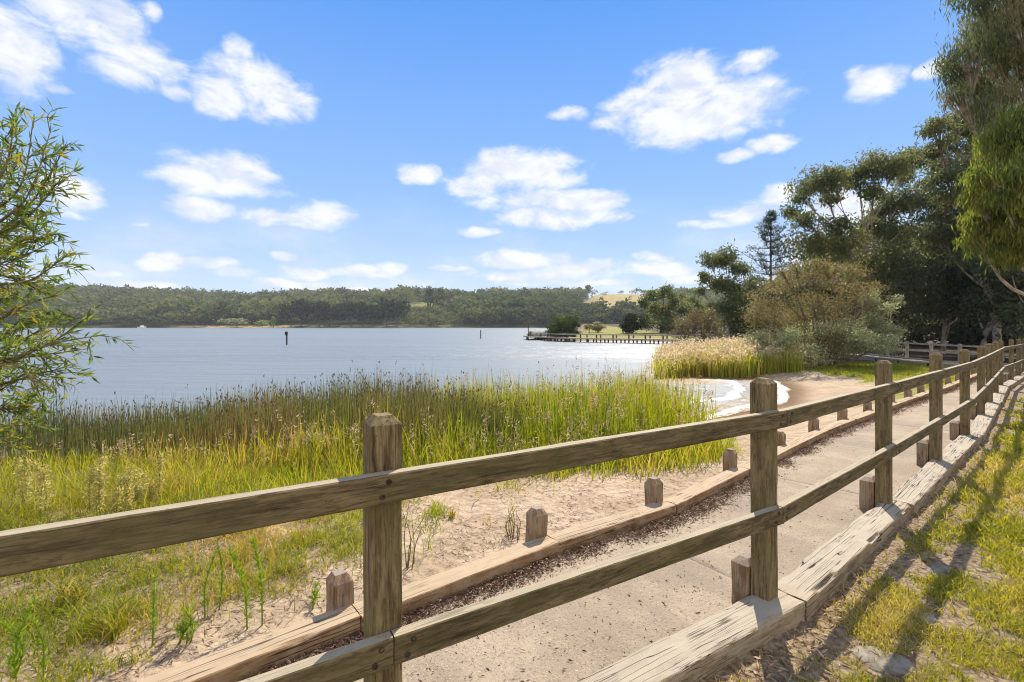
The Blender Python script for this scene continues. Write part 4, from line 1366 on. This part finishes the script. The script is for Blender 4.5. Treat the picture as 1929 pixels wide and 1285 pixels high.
# ------------------------------------------------------------------ grasses, reeds, weeds, litter
def scatter(n, az0, az1, r0, r1, rng, p=1.0):
    """points with density falling with distance"""
    a = rng.uniform(R(az0), R(az1), n)
    r = r0 * (r1 / r0) ** (rng.uniform(0, 1, n) ** p)
    return np.sin(a) * r, np.cos(a) * r


def reed_zone(x, y):
    """0..1 where the near reed belt stands; front edge to shore"""
    front = 5.5 + .10 * np.clip(-x, 0, 20) + .25 * np.clip(x - .5, 0, 5) + .5 * (fbm(x * .9, x * 0 + 3, 2, 6) - .5)
    sd = shore_dist(x, y)
    right = 2.75 + .35 * (fbm(y, y * 0, 2, 5) - .5) + .11 * np.clip(y - 6, 0, 6)
    return front, sd, right


def make_reeds():
    rng = np.random.default_rng(31)
    mb = MB()
    n = 60000
    x, y = scatter(n, -66, 26, 5.0, 19, rng, 1.0)
    front, sd, right = reed_zone(x, y)
    jit = rng.normal(size=n) * .18
    k_ = (y > front + jit) & (sd > -2.3 + jit * 2) & (x < right + jit)
    x, y, sd = x[k_], y[k_], sd[k_]
    patch = fbm(x * .7, y * .5, 3, 44)
    rush = ((x + (patch - .5) * 4 < -1.2) & (y > 6.4)) | (rng.random(len(x)) < .10)
    edge = sst(y - front[k_], 0, 1.2)
    z = np.maximum(ground_z(x, y, False), ZW - .25)
    h = np.where(rush, rng.uniform(.75, 1.1, len(x)), rng.uniform(.6, 1.12, len(x))) * (.42 + .58 * edge) + (np.maximum(-.35 - z, 0) * .5)
    h *= (.72 + .4 * patch + .22 * (rng.random(len(x)) ** 3)) * (.8 + .4 * fbm(x * 2.3, y * 2.3, 2, 17))
    h *= .66 + .34 * sst(CX + FPX * x / y, 150, 800)
    tone = np.clip(patch * 1.5 - .25 + rng.normal(size=len(x)) * .12, 0, 1)
    base = np.stack([x, y, z], 1)
    dist = np.hypot(x, y)
    g = ~rush
    bend = np.where(rng.random(g.sum()) < .14, rng.uniform(.5, 1.1, g.sum()), rng.uniform(.02, .45, g.sum()) ** 1.3)
    tone = np.where(rng.random(len(tone)) < .10, rng.uniform(.85, 1, len(tone)), tone)
    tip = blades(mb, base[g], h[g], .011 * (dist[g] / 7) ** .6 * rng.uniform(.6, 1.6, g.sum()), bend, tone[g], rng, 0)
    rr_ = rush
    tone_r = np.clip(.35 + (patch[rr_] - .5) * 1.2 + .4 * ((fbm(x[rr_] * .8 + 40, y[rr_] * .8, 2, 8) > .58)), 0, 1)
    tip2 = blades(mb, base[rr_], h[rr_] * 1.05, .0075 * (dist[rr_] / 7) ** .6 * rng.uniform(.8, 1.3, rr_.sum()), rng.uniform(0, .14, rr_.sum()), tone_r, rng, 1)
    # plumes on a share of the reeds, small dark heads on the rushes
    pick = tip[(rng.random(len(tip)) < .05)]
    m_ = 16
    c = np.repeat(pick, m_, 0) + rng.normal(size=(len(pick) * m_, 3)) * np.array([.018, .018, .055])
    leaves(mb, c, rng.normal(size=(len(c), 3)) + np.array([.4, 0, .7]), .05, .014, np.repeat(rng.uniform(0, 1, len(pick)), m_), rng, 2)
    pick = tip2[(rng.random(len(tip2)) < .13)]
    c = np.repeat(pick, 3, 0) + rng.normal(size=(len(pick) * 3, 3)) * np.array([.008, .008, .02]) - np.array([0, 0, .07])
    leaves(mb, c, rng.normal(size=(len(c), 3)) * .3 + np.array([0, 0, 1]), .05, .016, .5, rng, 3)
    o = mb.build('reeds', [M['reed'], M['rush'], M['plume'], M['rush_head']])
    tag(o, 'tall green and brown reeds and rushes along the lake edge behind the fence', 'reeds', kind='stuff')

    # bright low grass along the front of the reeds
    mb = MB(); n = 60000
    x, y = scatter(n, -66, 30, 3.2, 9, rng)
    front, sd, right = reed_zone(x, y)
    jit = rng.normal(size=n) * .25
    k0 = rng.random(n) < .12 + .88 * sst(fbm(x * 4, y * 4, 2, 15), .36, .58)
    wide = np.where(x < -1, 1.35, .40) + .2 * (fbm(x * 1.3, y * 1.3, 2, 14) - .5)
    k_ = (y > front - wide + jit) & (y < front + 1.6) & (x < right + .25 + jit * .6)
    dk, _ = line_dist(STUBS, x, y)
    k_ &= (dk < -.35) & k0
    x, y = x[k_], y[k_]
    z = ground_z(x, y, True)
    pt = fbm(x * 1.2, y * 1.2, 3, 61)
    h = rng.uniform(.06, .38, len(x)) * (.35 + 1.25 * pt)
    blades(mb, np.stack([x, y, z - .01], 1), h, rng.uniform(.006, .012, len(x)), rng.uniform(.1, .6, len(x)), np.clip(pt * 1.4 - .2 + .25 * sst(x, -1.5, -4) + rng.normal(size=len(x)) * .2, 0, 1), rng, 0)
    o = mb.build('bank_grass', M['green'])
    tag(o, 'bright green grass fringe at the foot of the reeds', 'grass', kind='stuff')

    # dry weedy grass, left foreground, thinning into the sand
    mb = MB(); n = 260000
    x, y = scatter(n, -66, 28, 1.5, 7.5, rng)
    dk, _ = line_dist(STUBS, x, y)
    front, sd, right = reed_zone(x, y)
    nn = fbm(x * 1.7, y * 1.7, 3, 71)
    dens = sst(x + .35 * (y - 3) + (nn - .5) * 2.4, -.35, -1.5)
    dens = np.maximum(dens, .26 * sst(nn, .45, .66))
    clump = sst(fbm(x * 4.2, y * 4.2, 3, 19), .42, .60)
    base_c = .06 + .26 * sst(x + .35 * (y - 3), -1.2, -2.6)
    k_ = (dk < -.22) & (y < front + .3) & (rng.random(n) < dens * (base_c + (1 - base_c) * clump) * sst(dk, -.2, -.95))
    x, y, nn = x[k_], y[k_], nn[k_]
    z = ground_z(x, y, True)
    h = rng.uniform(.025, .125, len(x)) * (.6 + .8 * sst(nn, .3, .7)) * (1 + .9 * sst(dk[k_], -1.2, -2.6))
    blades(mb, np.stack([x, y, z - .01], 1), h, rng.uniform(.003, .0065, len(x)), rng.uniform(.2, 1.3, len(x)), np.clip(fbm(x * 1.1, y * 1.1, 3, 91) * 2 - .5 + rng.normal(size=len(x)) * .22, 0, 1), rng, 0)
    n = 90000
    x, y = scatter(n, -66, 10, 1.5, 7.0, rng)
    dk, _ = line_dist(STUBS, x, y)
    front, sd, right = reed_zone(x, y)
    cl = fbm(x * 3.2, y * 3.2, 2, 119)
    k_ = (dk < -.3) & (y < front) & (cl > .60) & (x + .35 * (y - 3) < -.2) & (rng.random(n) < .85)
    x, y, cl = x[k_], y[k_], cl[k_]
    blades(mb, np.stack([x, y, ground_z(x, y, True) - .01], 1), rng.uniform(.04, .15, len(x)) * (.5 + 3 * (cl - .58)), rng.uniform(.003, .007, len(x)), rng.uniform(.2, 1.0, len(x)), rng.uniform(0, .85, len(x)), rng, 1)
    o = mb.build('dry_grass', [M['dry'], M['green']])
    tag(o, 'yellowing dry grass scattered over the sand left of the kerb', 'grass', kind='stuff')

    # plumed reed bed across the little bay
    mb = MB(); n = 26000
    x = rng.uniform(5.0, 12.6, n); y = rng.uniform(18.2, 27, n)
    pxl = CX + FPX * x / y
    k_ = (y > 18.55 + .25 * np.sin(x * 2) + rng.normal(size=n) * .12) & (x > 5.85 + (y - 19) * .32 + rng.normal(size=n) * .12) & (x < 11.4 + (y - 19) * .3)
    x, y = x[k_], y[k_]
    z = np.maximum(ground_z(x, y, False), ZW - .1)
    pt = fbm(x * .8, y * .8, 3, 23)
    h = rng.uniform(.55, 1.0, len(x)) * (.72 + .5 * fbm(x * 1.6, y * 1.6, 3, 29)) * (.85 + .3 * pt)
    tip = blades(mb, np.stack([x, y, z], 1), h, .03 * rng.uniform(.7, 1.4, len(x)), rng.uniform(.02, .3, len(x)), np.clip(pt * 1.5 - .15 + rng.normal(size=len(x)) * .15, 0, 1), rng, 0)
    pick = tip[rng.random(len(tip)) < .17]
    m_ = 7
    c = np.repeat(pick, m_, 0) + rng.normal(size=(len(pick) * m_, 3)) * np.array([.05, .05, .09])
    leaves(mb, c, rng.normal(size=(len(c), 3)) + np.array([.4, 0, .8]), .13, .04, np.repeat(rng.uniform(0, 1, len(pick)), m_), rng, 1)
    o = mb.build('reed_bed', [leafmat('bay reed blades', [(.15, .20, .03), (.25, .30, .04), (.36, .37, .055), (.38, .28, .10)], .6, tone_w=.6), leafmat('bay reed plumes', [(.33, .265, .15), (.46, .38, .24), (.58, .50, .35)], .5)])
    tag(o, 'separate bed of green reeds with tan plumes across the small bay', 'reeds', kind='stuff')


def make_lawn():
    rng = np.random.default_rng(41)
    mb = MB(); n = 480000
    x, y = scatter(n, 8, 66, 1.3, 16, rng, .9)
    df, _ = line_dist(POSTS, x, y)
    nn = fbm(x * 2.2, y * 2.2, 3, 51); cl = fbm(x * 7, y * 7, 2, 52)
    dens = sst(nn * .5 + cl * .5, .39, .55) * sst(df, .2, .5)
    dens = dens * (1 - .45 * sst(np.abs(df - .62 - .15 * np.sin(x * 3)) + (nn - .5) * .5, .18, .02))
    k_ = (df > .2) & (rng.random(n) < dens + .02)
    x, y, nn = x[k_], y[k_], nn[k_]
    z = ground_z(x, y, True)
    d = np.hypot(x, y)
    h = rng.uniform(.018, .055, len(x)) * (.7 + .7 * nn) * np.clip(d / 3, 1, 2)
    blades(mb, np.stack([x, y, z - .004], 1), h, .0032 * np.clip(d / 2.4, 1, 4) * rng.uniform(.7, 1.4, len(x)), rng.uniform(.2, 1.0, len(x)), np.clip(fbm(x * 1.5, y * 1.5, 3, 55) * 1.6 - .3 + rng.normal(size=len(x)) * .2, 0, 1), rng, 0)
    o = mb.build('lawn_grass', M['lawn'])
    tag(o, 'patchy yellow green lawn on the near side of the fence', 'grass', kind='stuff')
    # far lawn beyond the beach
    mb = MB(); n = 30000
    x = rng.uniform(10, 20, n); y = rng.uniform(12, 23, n)
    dk, _ = line_dist(STUBS, x, y)
    nn = fbm(x * .8, y * .8, 4, 21)
    k_ = (dk < -.15) & ((x - 10.4) * .78 - (y - 17.2) * .05 + (nn - .5) * 1.4 > .8) & (y < 22.8)
    x, y = x[k_], y[k_]
    z = ground_z(x, y, True)
    blades(mb, np.stack([x, y, z - .01], 1), rng.uniform(.05, .12, len(x)), rng.uniform(.012, .025, len(x)), rng.uniform(.2, .9, len(x)), np.clip(fbm(x, y, 3, 56) * 1.6 - .4 + rng.normal(size=len(x)) * .2, 0, 1), rng, 0)
    o = mb.build('bay_lawn_grass', M['green'])
    tag(o, 'bright lawn between the beach and the boardwalk', 'grass', kind='stuff')


def make_litter():
    rng = np.random.default_rng(43)
    # red brown litter drift on the path along the lake side kerb
    mb = MB(); n = 60000
    s = rng.uniform(0, 1, n)
    seg = spline(STUBS, 500)
    tg = norm(np.gradient(seg, axis=0)); nr = np.stack([tg[:, 1], -tg[:, 0]], 1)
    i = (s ** 1.9 * 499).astype(int)
    off = .15 + np.abs(rng.normal(size=n)) * .062 * (.6 + 1.3 * fbm(seg[i, 0] * 1.2, seg[i, 1] * 0, 2, 7))
    x = seg[i, 0] + nr[i, 0] * off + rng.normal(size=n) * .02; y = seg[i, 1] + nr[i, 1] * off + rng.normal(size=n) * .02
    z = z0(y) - .092 + np.maximum(0, .035 * (1 - (off - .13) / .12)) * rng.random(n)
    kk = rng.random(n) < np.clip(2.2 * fbm(x * 2.6, y * 2.6, 3, 33) - .35 - 2.2 * np.maximum(off - .22, 0), .05, 1)
    x, y, z = x[kk], y[kk], z[kk]; n = len(x)
    d = rng.normal(size=(n, 3)) * np.array([1, 1, .25])
    leaves(mb, np.stack([x, y, z + .004], 1), d, rng.uniform(.012, .04, n), rng.uniform(.004, .011, n), rng.uniform(0, 1, n), rng)
    # a few strays over the slab
    n = 2600
    x, y = scatter(n, -20, 50, 1.8, 14, rng)
    dk, _ = line_dist(STUBS, x, y); df, _ = line_dist(POSTS, x, y)
    k_ = (dk > .15) & (df < -.1)
    x, y = x[k_], y[k_]
    leaves(mb, np.stack([x, y, z0(y) - .088], 1), rng.normal(size=(len(x), 3)) * np.array([1, 1, .1]), rng.uniform(.01, .035, len(x)), rng.uniform(.004, .01, len(x)), rng.uniform(0, 1, len(x)), rng)
    tag(mb.build('leaf_litter', M['litter']), 'red brown leaf litter drifted against the lake side kerb', 'leaf litter', kind='stuff')
    mb = MB(); n = 42000
    x, y = scatter(n, 6, 66, 1.2, 14, rng, .9)
    df, _ = line_dist(POSTS, x, y)
    k_ = (df > .17) & (rng.random(n) < .25 + .75 * sst(df, .75, .2))
    x, y = x[k_], y[k_]
    z = ground_z(x, y, True)
    m_ = len(x)
    leaves(mb, np.stack([x, y, z + .006], 1), rng.normal(size=(m_, 3)) * np.array([1, 1, .22]), rng.uniform(.02, .075, m_), rng.uniform(.004, .014, m_), rng.uniform(0, 1, m_), rng)
    n = 900
    x, y = scatter(n, 6, 66, 1.2, 9, rng, .9)
    df, _ = line_dist(POSTS, x, y)
    k_ = (df > .2); x, y = x[k_], y[k_]; m_ = len(x)
    leaves(mb, np.stack([x, y, ground_z(x, y, True) + .018], 1), rng.normal(size=(m_, 3)) * np.array([1, 1, .3]), rng.uniform(.04, .10, m_), rng.uniform(.012, .022, m_), rng.uniform(0, 1, m_), rng)
    tag(mb.build('bark_litter', M['bark_litter']), 'brown bark and leaf litter strewn through the near lawn', 'leaf litter', kind='stuff')
    # specks of dead stalk on the sand
    mb = MB(); n = 26000
    x, y = scatter(n, -45, 30, 2.2, 9, rng)
    dk, _ = line_dist(STUBS, x, y); front, sd, right = reed_zone(x, y)
    k_ = (dk < -.2) & (y < front + .4) & (fbm(x * 3, y * 3, 2, 3) > .4)
    x, y = x[k_], y[k_]; m_ = len(x)
    leaves(mb, np.stack([x, y, ground_z(x, y, True) + .005], 1), rng.normal(size=(m_, 3)) * np.array([1, 1, .2]), rng.uniform(.015, .07, m_), rng.uniform(.003, .008, m_), rng.uniform(0, 1, m_), rng)
    tag(mb.build('sand_debris', M['bark_litter']), 'dead stalks and debris strewn over the sand behind the kerb', 'debris', kind='stuff')


def make_weeds():
    def weed(px, py, ptop, Y, lab, kind='leafy', seed=0, nst=1, group=None, wid=.05):
        rng = np.random.default_rng(900 + seed)
        for _ in range(12):
            Y = .5 * Y + .5 * (CAMZ - float(ground_z(np.array([(px - CX) * Y / FPX]), np.array([Y]))[0])) * FPX / (py - HY)
        x = (px - CX) * Y / FPX
        z = float(ground_z(np.array([x]), np.array([Y]))[0])
        H = max(.08, CAMZ - (ptop - HY) * Y / FPX - z)
        th = thing('weed_plant', (x, Y, z), lab, 'weed', group)
        st, fo = MB(), MB()
        for s_ in range(nst):
            o = np.array([x, Y, z]) + np.array([rng.normal() * .03, rng.normal() * .03, 0]) * (nst > 1)
            h = H * (1 if s_ == 0 else rng.uniform(.6, .95))
            tp = spline([o - np.array([0, 0, .02]), o + np.array([rng.normal() * .02, rng.normal() * .012, h * .5]), o + np.array([rng.normal() * .05, rng.normal() * .04, h])], 12)
            tube(st, tp, np.linspace(.0045, .0015, 12), 5)
            if kind == 'leafy':
                n = int(150 * h / .4)
                u = rng.uniform(.1, 1, n) ** .85
                c = np.stack([np.interp(u * 11, np.arange(12), tp[:, a]) for a in range(3)], 1)
                a = rng.uniform(0, 2 * np.pi, n)
                d = np.stack([np.cos(a), np.sin(a), rng.uniform(.6, 2.2, n)], 1)
                leaves(fo, c, d, wid * rng.uniform(.5, 1.2, n) * (1.1 - .6 * u), .0055, rng.uniform(.2, .8, n), rng)
            elif kind == 'seed':
                n = int(420 * h / .5)
                u = rng.uniform(.25, 1, n)
                c = np.stack([np.interp(u * 11, np.arange(12), tp[:, a]) for a in range(3)], 1) + rng.normal(size=(n, 3)) * np.array([.022, .022, .02]) * np.where(u > .6, 1.2 - .7 * u, .8)[:, None]
                leaves(fo, c, rng.normal(size=(n, 3)) + np.array([0, 0, .6]), rng.uniform(.018, .045, n), .009, rng.uniform(0, 1, n), rng)
            elif kind == 'dry':
                n = int(16 * h / .3)
                u = rng.uniform(.2, 1, n)
                c = np.stack([np.interp(u * 11, np.arange(12), tp[:, a]) for a in range(3)], 1)
                leaves(fo, c, rng.normal(size=(n, 3)) * np.array([1, 1, .4]) + np.array([0, 0, .5]), .04, .004, rng.uniform(.4, 1, n), rng)
            else:
                n = 46
                blades(fo, np.repeat(o[None], n, 0) + rng.normal(size=(n, 3)) * np.array([.02, .02, 0]), h * rng.uniform(.5, 1.1, n), np.full(n, .006), rng.uniform(.2, .9, n), rng.uniform(0, 1, n), rng)
        st.build('stem', M['twig'] if kind == 'dry' else M['weed'], th)
        fo.build('foliage', {'leafy': M['weed'], 'seed': M['seedweed'], 'dry': M['dry'], 'tuft': M['dry']}[kind], th)
    def Yof(py, z=-.16):
        return (CAMZ - z) * FPX / (py - HY)
    weed(386, 1165, 1042, Yof(1160), 'green leafy stalk, left of the pair in the sand left of the fence post', 'leafy', 1)
    weed(412, 1150, 1015, Yof(1145), 'thin green stalk close behind the left pair', 'leafy', 2, wid=.04)
    weed(466, 1186, 1030, Yof(1180), 'bushy bright green stalk just left of its taller twin before the sand', 'leafy', 3, wid=.065)
    weed(494, 1178, 1012, Yof(1172), 'tallest bright green leafy stalk standing nearest the short kerb stub', 'leafy', 4, wid=.065)
    weed(287, 1218, 1090, Yof(1212), 'lone slim green stalk beside the low leafy clump', 'leafy', 5)
    weed(338, 1215, 1155, Yof(1210), 'low leafy green clump by the kerb', 'leafy', 6, 4, wid=.08)
    weed(50, 1285, 1130, Yof(1280), 'tall green weed in the bottom left corner, right hand one', 'leafy', 7, 2, wid=.07)
    weed(16, 1280, 1160, Yof(1278), 'tall green weed at the very left edge of the picture', 'leafy', 8, 2, wid=.06)
    weed(772, 1072, 945, Yof(1068), 'dry sparse stalks just right of the near fence post', 'dry', 9, 5)
    weed(965, 1010, 945, Yof(1006), 'tan dead grass stalks behind a kerb stub in the sand', 'dry', 10, 9)
    weed(587, 1138, 1105, Yof(1134), 'small bright green tuft alone on the sand beside the short stub', 'leafy', 11, 3, wid=.06)
    weed(850, 975, 955, Yof(973), 'small yellow green tuft on the bare sand', 'tuft', 12)
    weed(150, 1130, 1060, Yof(1128), 'spreading yellow grass tussock in the left foreground', 'tuft', 13, 3)
    weed(215, 1200, 1125, Yof(1196), 'grass tussock with a dark shadow nearer than the yellow one', 'tuft', 14, 3)
    for i, (px, py, pt) in enumerate(((176, 965, 865), (212, 985, 900), (244, 975, 880), (266, 960, 890), (292, 955, 862), (42, 975, 870), (70, 985, 865), (190, 975, 880))):
        weed(px, py, pt, Yof(py, -.28), 'pale yellow seeding weed rising behind the top rail on the left', 'seed', 20 + i, 2, group='seeding weeds behind the top rail')
    # flat stones in the lawn
    for i, (px, py, r, lab) in enumerate(((1790, 1085, .10, 'flat grey stone set in the lawn, farthest of three'), (1722, 1170, .085, 'flat grey stone set in the lawn, middle of three'), (1660, 1252, .10, 'flat grey stone set in the lawn, nearest of three'))):
        Y = Yof(py, -.13); x = (px - CX) * Y / FPX
        z = float(ground_z(np.array([x]), np.array([Y]))[0])
        mb = MB()
        th = np.arange(22) * 2 * np.pi / 22
        rad = r * (1 + .5 * (fbm(np.cos(th) * 1.4 + i * 5 + 9, np.sin(th) * 1.4 + 9, 2, 4) - .5))
        rows = [np.stack([x + rad * f_ * np.cos(th) * 1.25, Y + rad * f_ * np.sin(th), np.full(22, z + dz)], 1) for f_, dz in ((1.04, -.03), (1, .002), (.93, .007), (.5, .009), (.02, .009))]
        v = np.array(rows)
        v = np.concatenate([v, v[:, :1]], 1)
        mb.add(v, grid_quads(5, 23))
        tag(mb.build('flat_stone', M['flagstone'], loc=(x, Y, z), smooth=True), lab, 'stone')


make_reeds()
make_lawn()
make_litter()
make_weeds()

# ------------------------------------------------------------------ air
def make_haze():
    mb = MB()
    x0, x1, y0, y1, zb, zt = -2300., 2500., -320., 1130., -40., 95.
    v = [(x, y, z) for z in (zb, zt) for y in (y0, y1) for x in (x0, x1)]
    mb.add(v, [[0, 2, 3, 1], [4, 5, 7, 6], [0, 1, 5, 4], [2, 6, 7, 3], [0, 4, 6, 2], [1, 3, 7, 5]])
    m, k, out = mat('haze')
    vol = k.n('ShaderNodeVolumePrincipled')
    vol.inputs['Color'].default_value = (.86, .92, 1, 1)
    vol.inputs['Density'].default_value = .00022
    vol.inputs['Anisotropy'].default_value = 0.0
    k.link(vol.outputs[0], out.inputs['Volume'])
    o = mb.build('haze', m)
    tag(o, 'thin pale summer haze hanging over the whole lake', 'haze', kind='stuff')


make_haze()
